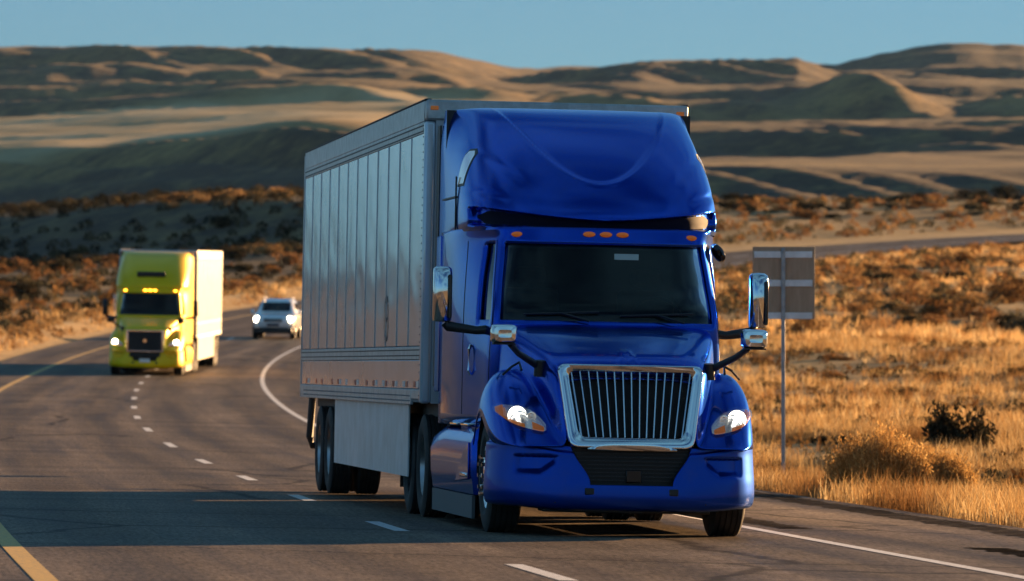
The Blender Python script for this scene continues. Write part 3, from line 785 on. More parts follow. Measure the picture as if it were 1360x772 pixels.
    MB().box(-.012, .012, .183, .2, .35, .43).build('plate_bolt', M['black'], bum, bevel=.004)
    # grille
    gr = empty('grille', (0, 0, 0), root)
    def gpt(x, z): return (x, .205+.17*(z-.79)/.74+.13*x*x, z)
    top_w, bot_w, zt, zb = .655, .555, 1.53, .80
    if style == 'blue':
        def ring(tw, bw, z1, z0, rc, dy):
            # rounded trapezoid outline
            pts = []
            cs = [(-tw, z1), (tw, z1), (bw, z0), (-bw, z0)]
            for i in range(4):
                p = Vector((cs[i][0], cs[i][1])); a = Vector(cs[i-1]); c = Vector(cs[(i+1) % 4])
                da = (a-p).normalized()*rc; dc = (c-p).normalized()*rc
                for k in range(7):
                    t = k/6; q = (p+da)*(1-t)**2+p*2*t*(1-t)+(p+dc)*t*t
                    pts.append(q)
                # straight run to the next corner
                nx = cs[(i+1) % 4]; e = Vector(nx)+(p-Vector(nx)).normalized()*rc; s_ = p+dc
                for k in range(1, 12): pts.append(s_+(e-s_)*k/12)
            return [(q.x, gpt(q.x, q.y)[1]+dy, q.y) for q in pts]
        secs = [(-.004, .08, 0, .09), (-.008, .0, 0, .09), (.0, -.028, 0, .09), (.012, -.034, 0, .09), (.045, -.026, 0, .085), (.080, -.012, 0, .08), (.092, .004, 0, .075), (.096, .10, 0, .075)]
        prof = []
        for (ins, dy, _, rc) in secs:
            lower = 1.0
            prof.append(ring(top_w-ins, bot_w-ins*.9, zt-ins*.66, zb+ins*lower, rc, dy))
        A = np.array(prof)
        MB().grid(A, closed_v=True).build('grille_surround', M['chrome'], gr, smooth=45)
        b = MB(); b.grid([[gpt(-(top_w-.05), zt-.03), gpt(top_w-.05, zt-.03)], [gpt(-(bot_w-.05), zb+.06), gpt(bot_w-.05, zb+.06)]])
        o = b.build('grille_backing', M['mesh'], gr, smooth=0); o.location.y = .10
        # fine radiator slats behind the bars
        b = MB()
        for k in range(24):
            z = zb+.09+k*.0255; hw = bot_w-.07+(top_w-bot_w)*(z-zb)/(zt-zb)
            p = gpt(0, z); b.box(-hw, hw, p[1]+.085, p[1]+.095, z, z+.006)
        b.build('radiator_slats', M['dark'], gr, smooth=0)
        for k in range(15):
            f = (k-7)/7.0
            xt, xb = f*.535, f*.448
            b = MB(); n_ = 6; w_ = .0105; P = []
            for i in range(n_+1):
                z = zt-.060-(zt-zb-.15)*i/n_; x = xt+(xb-xt)*i/n_; y = gpt(x, z)[1]
                P.append([(x-w_, y+.05, z), (x-w_, y+.012, z), (x-w_*.5, y, z), (x+w_*.5, y, z), (x+w_, y+.012, z), (x+w_, y+.05, z)])
            b.grid(P); b.build('grille_bar', M['chrome'], gr, smooth=40)
        # lower chrome lip
        b = MB(); P = []
        for k in range(21):
            x = -.40+.8*k/20; u = gpt(x, .80)[1]
            zz = .835-.045*abs(x/.4)**4
            P.append([(x, u-.028, .775), (x, u-.036, .785), (x, u-.030, zz), (x, u+.02, zz+.004)])
        b.grid(P).build('grille_lip', M['chrome'], gr, smooth=50)
    else:
        b = MB(); b.box(-.56, .56, .19, .36, .78, 1.44); b.build('grille_backing', M['mesh'], gr, bevel=.02)
        for k in range(9):
            MB().box(-.5, .5, .165, .2, .84+k*.064, .86+k*.064).build('grille_bar', M['dark'], gr, smooth=0)
        fr = MB()
        for (x0, x1, z0, z1) in ((-.60, -.54, .76, 1.46), (.54, .60, .76, 1.46), (-.54, .54, 1.41, 1.46), (-.54, .54, .76, .80)): fr.box(x0, x1, .14, .3, z0, z1)
        fr.build('grille_surround', M['chrome'], gr, bevel=.01)
        MB().tube([(-.5, .15, 1.40), (.5, .15, .84)], .012, 6).build('grille_slash', M['dark'], gr)
        MB().lathe([(-.02, .001), (-.02, .06), (.02, .07)], (0, .14, 1.12), 18, 'y').build('grille_badge', M['chrome'], gr)
    # headlights
    for s in (-1, 1):
        hl = empty('headlight', (0, 0, 0), root)
        tpx = ([.73, .80, .88, .97, 1.08, 1.155], [.968, 1.06, 1.122, 1.150, 1.158, 1.130]); btx = ([.73, .78, .90, 1.0, 1.08, 1.155], [.938, .918, .938, .970, 1.022, 1.105])
        def tp(a): return float(pchip(*tpx, np.array([a]))[0])
        def bt(a): return float(pchip(*btx, np.array([a]))[0])
        xs = np.linspace(.735, 1.145, 30)
        def dr(x0, x1, f0, f1, off, n=20, nz=12):
            xx = np.linspace(x0, x1, n)
            P = drape(bvh, lambda x: bt(abs(x))+(tp(abs(x))-bt(abs(x)))*f1, lambda x: bt(abs(x))+(tp(abs(x))-bt(abs(x)))*f0, s*xx, nz, off)
            return P
        MB().grid(dr(.722, 1.155, -.09, 1.09, .004, 30, 12)).build('headlight_bezel', M['gloss'], hl, smooth=60)
        MB().grid(dr(.745, 1.135, 0.04, .96, .009, 30, 12)).build('headlight_reflector', M['facet'], hl, smooth=60)
        MB().grid(dr(1.09, 1.143, .04, .96, .014, 8, 10)).grid(dr(.93, 1.09, .03, .20, .014, 10, 4)).build('side_marker', M['amberdim'], hl, smooth=60, merge=.0005)
        MB().grid(dr(.765, .865, .08, .40, .014, 12, 5)).build('turn_signal', M['amberdim'], hl, smooth=60)
        # bowl and lit bulb
        p = dr(.985, .99, .60, .62, .012, 2, 2)[0][0]
        bo = MB().lathe([(-.012, .085), (.0, .088), (.035, .055), (.05, .02), (.052, .001)], (p[0], p[1]-.02, p[2]-.02), 22, 'y'); bo.build('headlight_bowl', M['litbowl'], hl)
        MB().lathe([(-.02, .001), (-.018, .014), (-.005, .024), (.02, .026)], (p[0], p[1]-.018, p[2]-.02), 16, 'y').build('headlight_bulb', M['bulb'] if style == 'blue' else M['lamp'], hl)
        q = dr(.865, .867, .66, .68, .012, 2, 2)[0][0]
        MB().lathe([(-.01, .040), (.0, .044), (.03, .03), (.04, .001)], (q[0], q[1]-.012, q[2]), 18, 'y').build('headlight_bowl', M['litbowl'], hl)
        if style != 'blue':
            MB().lathe([(-.04, .001), (-.03, .06), (.0, .085)], (p[0], p[1]-.02, p[2]-.05), 16, 'y').build('lamp_glow_lens', M['lamp'], hl)
        MB().grid(dr(.735, 1.147, -.02, 1.02, .030, 30, 12)).build('headlight_lens', M['lens'], hl, smooth=60)
    # five amber roof markers
    for x in (-.806, -.155, 0.0, .155, .806):
        cc = C[4*SEG+3]; i0 = mid-4*SEG; i1 = mid+4*SEG
        u = float(np.interp(x, cc[i0:i1, 0], cc[i0:i1, 1]))
        b = MB(); n_ = 14
        b.lathe([(-.035, .001), (-.032, .030), (-.02, .046), (.03, .048)], (0, 0, 0), 18, 'y')
        o = b.build('marker_light', M['amber'], root); o.location = (x, u-.004, 2.735-.012*(abs(x) > .5)); o.scale = (1.25, 1, .55)
    if style == 'blue':
        b = MB(); P = []
        for (y, sx_, sz_) in ((2.62, .03, .02), (2.64, .075, .05), (2.72, .085, .06), (2.76, .07, .05), (2.765, .001, .001)):
            P.append([(1.115+sx_*math.cos(t)*.8+.06*math.sin(t)*sz_*8*.1, y, 2.60+sz_*math.sin(t)*1.25-sx_*math.cos(t)*.55) for t in [2*math.pi*k/18 for k in range(18)]])
        b.grid(P, closed_v=True).build('look_down_mirror', M['gloss'], root, smooth=50)
    # side extender behind the sleeper, with a black strip behind it
    for s in (-1, 1):
        MB().box(s*1.2-.02, s*1.2+.012, 5.21, 5.60, 1.25, 2.765).build('side_extender', body, root, bevel=.012)
        MB().box(s*1.195-.012, s*1.195+.006, 5.625, 5.86, 1.3, 3.85).build('extender_strip', M['black'], root, bevel=.004)
        # door seams, handle, bunk window
        MB().box(s*1.205-.012, s*1.205+.004, 4.02, 4.035, 1.0, 3.30).build('body_seam', M['black'], root, smooth=0)
        MB().box(s*1.205-.012, s*1.205+.0045, 4.05, 5.2, 3.10, 3.115).build('body_seam', M['black'], root, smooth=0)
        MB().box(s*1.205-.012, s*1.205+.004, 4.05, 5.2, 2.775, 2.79).build('body_seam', M['black'], root, smooth=0)
        x0 = s*1.19
        if style == 'blue':
            def side_grid(u0, u1, z0, z1, off, cut=.0):
                G_ = []
                for i in range(9):
                    rw_ = []
                    for j in range(9):
                        z = z0+(z1-z0)*i/8; c_ = cut*(1-math.sqrt(max(0, 1-max(0, (i-5)/3)**2))); u = u0+c_+(u1-u0-2*c_)*j/8
                        h = bvf.ray_cast(Vector((s*3, u, z)), Vector((-s, 0, 0)))[0]
                        rw_.append(((h.x if h is not None else s*1.19)+s*off, u, z))
                    G_.append(rw_)
                return G_
            bw = MB().grid(side_grid(3.66, 4.06, 3.20, 3.56, .003, .10)).build('bunk_window_seal', M['black'], fair, smooth=60)
            MB().grid(side_grid(3.69, 4.03, 3.225, 3.54, .008, .09)).build('bunk_window', M['facet'], fair, smooth=60)
            b = MB(); b.box(s*1.205-.01, s*1.205+.01, 4.4, 4.95, 1.45, 1.95); b.build('luggage_door', body, root, bevel=.02)
        # door handle
        b = MB(); b.tube([(s*1.155, 2.93, 1.42), (s*1.175, 2.93, 1.46), (s*1.175, 2.93, 1.66), (s*1.155, 2.93, 1.70)], .014, 8); b.build('door_handle', M['chrome'], root)
        # chassis fairing with steps
        b = MB()
        xo = s*1.21; xi = s*.85
        secp = [(xi, .93), (xo-s*.10, .96), (xo-s*.03, .90), (xo, .80), (xo-s*.005, .50), (xo-s*.03, .32), (xi, .30)]
        P = []
        for u in (2.22, 2.26, 2.6, 3.2, 3.8, 4.6, 5.3, 5.9, 5.95):
            e_ = .05 if u in (2.22, 5.95) else 0
            P.append([(x-s*e_, u, z-(.10*sstep(4.9, 5.9, u) if z > .7 else 0)) for (x, z) in secp])
        b.grid(P); b.add([tuple(p) for p in P[0]], [tuple(range(7))]); b.add([tuple(p) for p in P[-1]], [tuple(range(7))])
        sf = b.build('side_fairing', body, root, smooth=35)
        # swooping crease panel and steps
        b = MB(); b.prism([(2.35, .44), (3.4, .44), (3.2, .60), (2.7, .78), (2.35, .84)], 'x', xo-.006, xo+.014 if s > 0 else xo+.006)
        sg = MB(); xx0, xx1 = (xo-.002, xo+.014) if s > 0 else (xo-.014, xo+.002)
        sg.prism([(2.40, .46), (3.5, .42), (3.25, .56), (2.8, .72), (2.40, .80)], 'x', xx0, xx1); sg.build('fairing_relief', body, sf, bevel=.01)
        xx0, xx1 = (xo-.08, xo+.03) if s > 0 else (xo-.03, xo+.08)
        MB().box(xx0, xx1, 2.45, 2.95, .475, .515).build('step', M['chrome'], sf, bevel=.01)
        MB().box(xx0, xx1, 2.35, 2.95, .945, .975).build('step', M['chrome'], sf, bevel=.01)
        MB().box(xx0, xx1, 3.3, 3.9, .945, .975).build('step', M['chrome'], sf, bevel=.01)
        b = MB(); xx0, xx1 = sorted((xo-s*.05, xo-s*.02)); b.box(xx0, xx1, 2.3, 5.85, .10, .31); b.build('rubber_skirt', mat('grey rubber skirt', (.10, .11, .12), .6), sf, smooth=0)
        # quarter fender arms over the wheel
    # fuel tank / chassis
    ch = MB()
    for s in (-1, 1): ch.box(s*.42-.04, s*.42+.04, .6, 9.2, .72, .98)
    ch.box(-.85, .85, 1.38, 1.62, .40, .56)
    ch.box(-.5, .5, .7, 2.3, .55, 1.2)
    for u in (6.75, 8.1): ch.box(-.95, .95, u-.1, u+.1, .42, .62)
    ch.box(-.5, .5, 6.6, 8.0, .98, 1.10)
    ch.box(-1.05, 1.05, 2.25, 5.9, .55, .93)
    ch.build('chassis', M['dark'], root, smooth=0)
    for s in (-1, 1):
        wheel(root, s*1.02, 1.5, .51, .30, s, 'chrome', False, 'wheel', True)
        for u in (6.75, 8.1): wheel(root, s*1.08, u, .51, .27, s, 'steel', True, 'wheel')
        b = MB()
        for u in (9.0,): b.box(s*.9-.3, s*.9+.3, u, u+.012, .25, .95)
        b.build('mud_flap', M['rubber'], root, smooth=0)
        # inner wheel arch liner
        b = MB(); n_ = 16
        P = [[(s*.55, 1.5+.66*math.cos(t), .52+.64*math.sin(t)), (s*1.17, 1.5+.64*math.cos(t), .52+.62*math.sin(t))] for t in [math.pi*k/n_ for k in range(n_+1)]]
        b.grid(P).build('wheel_arch_liner', M['dark'], root)
    # mirrors
    for s in (-1, 1):
        mr = empty('door_mirror', (0, 0, 0), root)
        x0, u0 = s*1.475, 2.55
        b = MB(); n_ = 20; P = []
        for (z, sx, sy, dy) in ((1.905, .065, .05, 0), (1.915, .082, .085, 0), (1.95, .088, .10, 0), (2.2, .088, .105, .0), (2.36, .088, .10, 0), (2.395, .084, .085, .01), (2.415, .06, .05, .02), (2.42, .01, .01, .02)):
            ringp = []
            for k in range(n_):
                t = 2*math.pi*k/n_; c, sn = math.cos(t), math.sin(t)
                ringp.append((x0+sx*math.copysign(abs(c)**.55, c), u0+dy+sy*math.copysign(abs(sn)**.75, sn), z))
            P.append(ringp)
        b.grid(P, closed_v=True); mh = b.build('mirror_housing', M['chrome'] if style == 'blue' else M['black'], mr, smooth=50)
        if style == 'blue':
            xx = x0+.035*1
            MB().box(xx+.005, xx+.046, u0-.112, u0-.085, 1.935, 2.34).build('mirror_panel', M['gloss'], mr, bevel=.012)
        b = MB(); b.tube([(x0-s*.03, u0, 1.90), (x0-s*.06, u0, 1.865), (s*1.16, 2.45, 1.83), (s*1.06, 2.42, 1.84)], [.045, .05, .04, .045], 10); b.build('mirror_arm', M['black'], mr)
        hm = empty('hood_mirror', (0, 0, 0), root)
        x0, u0 = s*1.128, .52
        P = []
        for (y, sx, sz) in ((u0-.09, .06, .035), (u0-.085, .095, .065), (u0-.06, .110, .080), (u0+.02, .114, .085), (u0+.08, .114, .086), (u0+.085, .105, .078), (u0+.086, .001, .001)):
            ringp = []
            for k in range(24):
                t = 2*math.pi*k/24; c, sn = math.cos(t), math.sin(t)
                ringp.append((x0+sx*math.copysign(abs(c)**.35, c), y, 1.79+sz*math.copysign(abs(sn)**.4, sn)))
            P.append(ringp)
        MB().grid(P, closed_v=True).build('mirror_housing', M['chrome'] if style == 'blue' else M['black'], hm, smooth=45)
        MB().box(x0-.10, x0+.10, u0-.06, u0+.09, 1.693, 1.708).build('mirror_base', M['black'], hm, bevel=.006)
        b = MB(); b.tube([(x0-s*.06, u0+.02, 1.70), (s*.98, .66, 1.62), (s*.80, .80, 1.52), (s*.76, .85, 1.50)], [.028, .028, .034, .045], 10)
        b.tube([(s*.765, .80, 1.56), (s*.765, .82, 1.42)], [.05, .055], 10); b.build('mirror_arm', M['black'], hm)
        if style == 'blue':
            b = MB(); b.tube([(s*1.075, 1.02, 1.425), (s*1.0, .98, 1.50), (s*.93, 1.0, 1.54), (s*.92, .90, 1.47)], .012, 6); b.build('fender_bracket', M['black'], root)
    return root

def trailer(name, style, y0=6.10, ln=14.63, npan=12, ztop=4.11):
    root = empty(name)
    side = M['white']; X = 1.30
    y1 = y0+ln
    body = MB().box(-X+.012, X-.012, y0+.02, y1-.02, 1.14, ztop-.03).build('box_body', M['rivet'], root, smooth=0)
    # roof sheet, rails
    MB().box(-X+.01, X-.01, y0, y1, ztop-.028, ztop).build('roof', M['whiterail'], root, smooth=0)
    for s in (-1, 1):
        x = s*X
        def pb(n, a, b_, ya, yb, z0, z1, m, par=root, bev=.006):
            xa, xb = sorted((x+s*a, x+s*b_)); return MB().box(xa, xb, ya, yb, z0, z1).build(n, m, par, bevel=bev)
        pb('top_rail', -.01, .006, y0+.12, y1, ztop-.20, ztop+.004, M['whiterail'])
        pb('roof_edge', -.06, .012, y0+.01, y1, ztop+.004, ztop+.022, M['dark'])
        for z in (ztop-.245, ztop-.300): pb('rail_groove', -.01, .0075, y0+.13, y1, z, z+.014, M['dark'], bev=None)
        pb('rail_strip', -.01, .005, y0+.12, y1, ztop-.315, ztop-.20, M['whiterail'])
        pb('scuff_band', -.01, .008, y0+.12, y1, 1.56, 1.69, M['whiterail'])
        for z in (1.595, 1.65): pb('band_groove', 0, .0105, y0+.12, y1, z, z+.012, M['dark'], bev=None)
        pb('lower_panel', -.01, .003, y0+.12, y1-.05, 1.27, 1.555, side)
        pb('bottom_rail', -.02, .009, y0+.9, y1, 1.11, 1.265, M['whiterail'])
        pb('bottom_rail_front', -.02, .006, y0+.12, y0+.885, 1.17, 1.265, M['whiterail'])
        pb('corner_post', -.10, .010, y0-.01, y0+.11, 1.13, ztop-.20, M['white'], bev=.03)
        pb('rear_post', -.06, .012, y1-.045, y1+.03, 1.12, ztop-.03, M['whiterail'])
        pl = ln-.17; pw = pl/npan
        for k in range(npan):
            ya = y0+.12+k*pw; nY, nZ = 9, 30; P = []
            r1, r2 = rnd.uniform(0, 50), rnd.uniform(-1, 1)
            for i in range(nZ):
                row = []
                for j in range(nY):
                    t = j/(nY-1); v_ = i/(nZ-1); e_ = math.sin(math.pi*t)**.7*min(1, 8*min(v_, 1-v_))
                    bul = .002*e_+.0012*r2*(t-.5)+float(fbm(np.array(r1+t*1.3), np.array(v_*4.2+r1*.3), 2))*.0075*e_
                    row.append((x+s*(.0035+bul), ya+.006+t*(pw-.012), 1.70+v_*(ztop-.32-1.70)))
                P.append(row)
            MB().grid(P).build('side_panel', side, root, smooth=60, recalc=False)
            if k: pb('panel_seam', 0, .011, ya-.018, ya+.018, 1.70, ztop-.32, M['whiterail'], bev=.004)
        if style == 'near' and s < 0:
            b = MB()
            for k in range(npan+1):
                yy = y0+.12+k*pw+.03
            for i in range(150):
                yy = y0+1.0+i*.088
                for z in (1.15, 1.20): b.box(x-.0125, x, yy-.012, yy+.012, z-.007, z+.007)
            for i in range(36):
                b.box(x-.0135, x, y0+.10, y0+.112, 1.2+i*.075, 1.215+i*.075)
            o = b.build('rivets', M['rivet'], root, smooth=0, recalc=False); o['kind'] = 'stuff'
        if style == 'near':
            k = 0; yy = y0+.2
            while yy < y1-.3:
                for c in range(2):
                    if rnd.random() < .8:
                        pb('reflector', .003, .0075, yy+c*.30, yy+c*.30+.17, 1.285, 1.345, M['reflred'] if (k+c) % 2 else M['reflwhite'], bev=None)
                k += 1; yy += 1.1
            # round emblem
            if s < 0:
                b = MB(); n_ = 40
                yc, zc = 9.75, 1.99
                for (ra, rb) in ((.185, .24),):
                    P = [[(x-.012, yc+ra*1.0*math.cos(t), zc+ra*math.sin(t)), (x-.012, yc+rb*math.cos(t), zc+rb*math.sin(t))] for t in [2*math.pi*k/n_ for k in range(n_+1)]]
                    b.grid(P)
                b.build('emblem_ring', M['logo'], root, smooth=0)
                b = MB().prism([(yc-.12, zc), (yc-.03, zc+.03), (yc, zc+.18), (yc+.03, zc+.03), (yc+.12, zc), (yc+.03, zc-.03), (yc, zc-.18), (yc-.03, zc-.03)], 'x', x-.013, x-.0125)
                b.build('emblem_star', M['logo'], root, smooth=0)
        # skirt
        pb('side_skirt', -.06, -.045, y0+1.6, 16.35 if style == 'near' else y1-3.6, .38, 1.11, M['skirt'], bev=None)
    fr = MB().box(-X+.10, X-.10, y0-.012, y0+.03, 1.13, ztop-.19).build('front_wall', M['white'], root, smooth=0)
    MB().box(-X, X, y0-.03, y0+.11, ztop-.19, ztop+.012).build('front_top_rail', M['whiterail'], root, bevel=.02)
    for s in (-1, 1): MB().box(s*1.22-.04, s*1.22+.04, y0-.045, y0-.03, ztop-.09, ztop-.05).build('clearance_light', M['amberdim'], root, bevel=.008)
    MB().box(-1.1, 1.1, y0+.05, y1-.1, 1.0, 1.13).box(-.5, .5, y0+.2, y1-2, .92, 1.0).build('underframe', M['dark'], root, smooth=0)
    for s in (-1, 1):
        b = MB(); b.tube([(s*1.16, y1-.02, 1.12), (s*1.18, y1+.02, .62), (s*1.15, y1+.02, .52), (s*.9, y1+.02, .50)], .045, 8); b.build('underride_post', M['black'], root)
    MB().box(-1.1, 1.1, y1-.02, y1+.06, .46, .56).build('underride_bar', M['black'], root, bevel=.01)
    ax = (17.25, 18.6) if style == 'near' else (y1-2.9, y1-1.65)
    for u in ax:
        MB().box(-.95, .95, u-.08, u+.08, .43, .58).build('axle', M['dark'], root, bevel=.02)
        for s in (-1, 1): wheel(root, s*1.12, u, .51, .27, s, 'steel', True, 'wheel')
    MB().box(-.6, .6, ax[0]-.5, ax[1]+.6, .6, 1.0).build('bogie', M['dark'], root, smooth=0)
    return root

def place(o, x, y, z, yaw, roll=0, pitch=0):
    o.matrix_world = Matrix.Translation((x, y, z)) @ Matrix.Rotation(R(yaw), 4, 'Z') @ Matrix.Rotation(R(roll), 4, 'Y') @ Matrix.Rotation(R(pitch), 4, 'X')

tr = tractor('sleeper_truck', 'blue'); tag(tr, 'glossy blue sleeper truck with chrome grille driving toward the viewer', 'truck')
tl = trailer('box_trailer', 'near'); tag(tl, 'white box trailer with ribbed side panels hitched behind the blue truck', 'trailer')
TX, TY = 1.074, 51.7
for o in (tr, tl): place(o, TX, TY, .005, 6.66, 1.15)

# far yellow truck and its trailer
M['ambery'] = mat('lit amber lens', (.8, .25, .02), .3, emit=(1, .35, .02), estr=5)
M['cream'] = noise_col(mat('cream white trailer sheet', (.5, .46, .38), .45), (.50, .46, .38), (.43, .39, .32), 2)
yt = tractor('yellow_sleeper_truck', 'yellow'); tag(yt, 'bright yellow green sleeper truck with lit headlights following behind', 'truck')
for c in yt.children:
    if c.name.startswith('marker_light'): c.data = c.data.copy(); c.data.materials[0] = M['ambery']
def front_u(P, x, z):
    d = (P[..., 0]-x)**2+(P[..., 2]-z)**2; i = np.unravel_index(np.argmin(d+np.where(P[..., 1] > 4.2, 9, 0)), d.shape); return float(P[i][1])
FPy = fairing_points(shield=False)
vu = front_u(FPy, .45, 3.25)
MB().box(-.46, .46, vu-.16, vu+.3, 3.17, 3.34).build('roof_vent', M['black'], yt, bevel=.03)
MB().box(-.5, .5, .16, .22, .60, .68).build('bumper_slot', M['black'], yt, bevel=.01)
MB().box(-.17, .17, .165, .19, .42, .54).build('licence_plate', M['reflwhite'], yt, bevel=.004)
yl = trailer('box_trailer', 'far', ztop=4.05); tag(yl, 'cream white box trailer pulled by the yellow truck, sunlit side', 'trailer')
for c in yl.children:
    if c.type == 'MESH' and c.data.materials and c.data.materials[0] in (M['white'], M['skirt']): c.data.materials[0] = M['cream']
for o in (yt, yl): place(o, -11.85, 188.6, float(road_z(188.6))+.01, -.35, 1.0, 1.0)

# ------------------------------------------------------------------ white car
def suv():
    root = empty('sport_utility_car')
    m = paint('white silver car paint', (.82, .84, .86), metal=.2, rough=.3, amt=.05)
    lv = [(.42, .10, .90), (.55, .02, .92), (.75, .0, .93), (.92, .03, .93), (1.02, .16, .92)]
    rows = []
    for (z, f, B) in lv:
        rows.append([(0, f, z), (.35*B, f+.02, z), (.7*B, f+.10, z), (.93*B, f+.30, z), (B, f+.7, z), (B, 2.0, z), (B, 3.6, z), (.97*B, 4.4, z), (.8*B, 4.58, z), (0, 4.62, z)])
    rows.append([(0, 1.25, 1.12), (.33, 1.26, 1.12), (.62, 1.30, 1.11), (.82, 1.36, 1.09), (.88, 1.5, 1.07), (.89, 2.2, 1.06), (.89, 3.6, 1.06), (.86, 4.3, 1.06), (.7, 4.5, 1.06), (0, 4.55, 1.06)])
    body = MB().grid(bsurf(mirror_cols(rows), 40, 90)).build('body', m, root, smooth=60)
    g = []
    for (z, f, B, bk) in ((1.08, 1.22, .86, 4.45), (1.25, 1.45, .80, 4.40), (1.45, 1.72, .72, 4.30), (1.60, 1.95, .66, 4.2), (1.66, 2.2, .60, 4.0), (1.68, 2.7, .4, 3.6)):
        g.append([(0, f, z), (.5*B, f+.02, z), (.85*B, f+.1, z), (B, f+.3, z), (B, 2.6, z), (B, 3.6, z), (B, bk-.2, z), (.7*B, bk, z), (0, bk, z)])
    MB().grid(bsurf(mirror_cols(g), 30, 60)).build('cabin', m, root, smooth=60)
    bv = bvh_of(root.children[-1])
    MB().grid(drape(bv, lambda x: 1.53, lambda x: 1.17, np.linspace(-.60, .60, 16), 8, .012)).build('windshield', M['gloss'], root)
    for s in (-1, 1):
        b = MB(); b.prism([(1.9, 1.12), (4.0, 1.12), (3.8, 1.5), (2.35, 1.5)], 'x', s*.76-.05, s*.76+.05); b.build('side_window', M['gloss'], root, bevel=.01)
        MB().lathe([(-.05, .001), (-.04, .09), (.0, .13), (.05, .13)], (s*.70, .20, .84), 18, 'y').build('headlight', M['lamp'], root)
        b = MB(); b.lathe([(-.08, .001), (-.06, .10), (.06, .10), (.08, .001)], (s*1.02, 1.65, 1.12), 12, 'x'); b.build('door_mirror', m, root)
        MB().tube([(s*.6, 2.1, 1.70), (s*.6, 3.7, 1.70)], .03, 6).build('roof_rail', M['steel'], root)
        for u in (.85, 3.65):
            wheel(root, s*.80, u, .36, .24, s, 'steel', False, 'wheel', True, 26)
    for k in range(7): MB().box(-.39+k*.115, -.31+k*.115, -.03, .1, .74, .88).build('grille_slot', M['black'], root, bevel=.01)
    MB().box(-.82, .82, .02, .6, .24, .50).box(-.80, .80, .5, 4.4, .28, .45).build('lower_bumper', M['black'], root, bevel=.05)
    MB().box(-.26, .26, -.035, .06, .56, .67).build('licence_plate', M['logo'], root, bevel=.01)
    return root
cr_ = suv(); tag(cr_, 'small white sport utility car with lit headlights behind the yellow truck', 'car')
place(cr_, -10.2, 249.5, float(road_z(249.5))-.035, -2.6, 1.0, 1.6)

# ------------------------------------------------------------------ sign seen from behind
M['alu'] = noise_col(mat('bare aluminium strip', (.75, .76, .78), .4, .3), (.78, .79, .82), (.62, .63, .66), 5)
sx, sy = 4.12, 89.0
sz = float(terrain(np.array(sx), np.array(sy)))
sg = empty('road_sign', (sx, sy, sz)); tag(sg, 'back of a tan road sign panel with three metal braces on one post', 'sign')
mp_ = noise_col(mat('weathered tan plywood', (.42, .28, .18), .6), (.46, .31, .21), (.38, .25, .16), 3, stretch=(6, 1, 1))
top = 3.33-sz
MB().box(-.46, .49, .035, .055, top-1.10, top).build('sign_panel', mp_, sg, bevel=.004)
for z in (top-.12, top-.555, top-1.05):
    MB().box(-.44, .45, .015, .034, z-.05, z+.05).build('brace_strip', M['alu'], sg, bevel=.004)
MB().box(-.028, .028, -.04, .014, -.3, top-.02).build('post', M['post'], sg, bevel=.006)
sg.rotation_euler.z = R(4)
# slender marker posts along the far left bank
for i, (yy, oo) in enumerate(((150, -7.2), (172, -7.2), (205, -7.3), (268, -7.3))):
    p = road_pt(np.array(float(yy)), oo); zz = float(terrain(p[0], p[1]))
    e = empty('marker_post', (p[0], p[1], zz)); tag(e, ['thin grey roadside marker post at the far left edge', 'thin marker post on the bank left of the yellow truck', 'marker post half hidden behind the yellow truck', 'distant marker post on the bank near the white car'][i], 'post', 'roadside marker posts')
    MB().box(-.04, .04, -.015, .015, -.2, 1.15).build('post', M['post'], e, bevel=.004)
    MB().box(-.045, .045, -.022, -.014, .95, 1.10).build('reflector', M['reflwhite'], e, bevel=.002)

# ------------------------------------------------------------------ vegetation
def leafmat(name, trans=.35):
    m = bpy.data.materials.new(name); m.use_nodes = True; t = m.node_tree; t.nodes.clear(); l = t.links.new
    o = N(t, 'ShaderNodeOutputMaterial'); d = N(t, 'ShaderNodeBsdfDiffuse'); tr = N(t, 'ShaderNodeBsdfTranslucent'); mx = N(t, 'ShaderNodeMixShader', inp={0: trans})
    a = N(t, 'ShaderNodeAttribute', attribute_name='col'); oi = N(t, 'ShaderNodeObjectInfo')
    hs = N(t, 'ShaderNodeHueSaturation'); mr = N(t, 'ShaderNodeMapRange', inp={3: .6, 4: 1.3}); l(oi.outputs['Random'], mr.inputs[0]); l(mr.outputs[0], hs.inputs['Value'])
    l(a.outputs['Color'], hs.inputs['Color']); l(hs.outputs[0], d.inputs[0]); l(hs.outputs[0], tr.inputs[0])
    l(d.outputs[0], mx.inputs[1]); l(tr.outputs[0], mx.inputs[2]); l(mx.outputs[0], o.inputs[0]); return m
M['grass'] = leafmat('dry grass blades', .5); M['brush'] = leafmat('brush leaves', .3)
rs = np.random.RandomState(5)
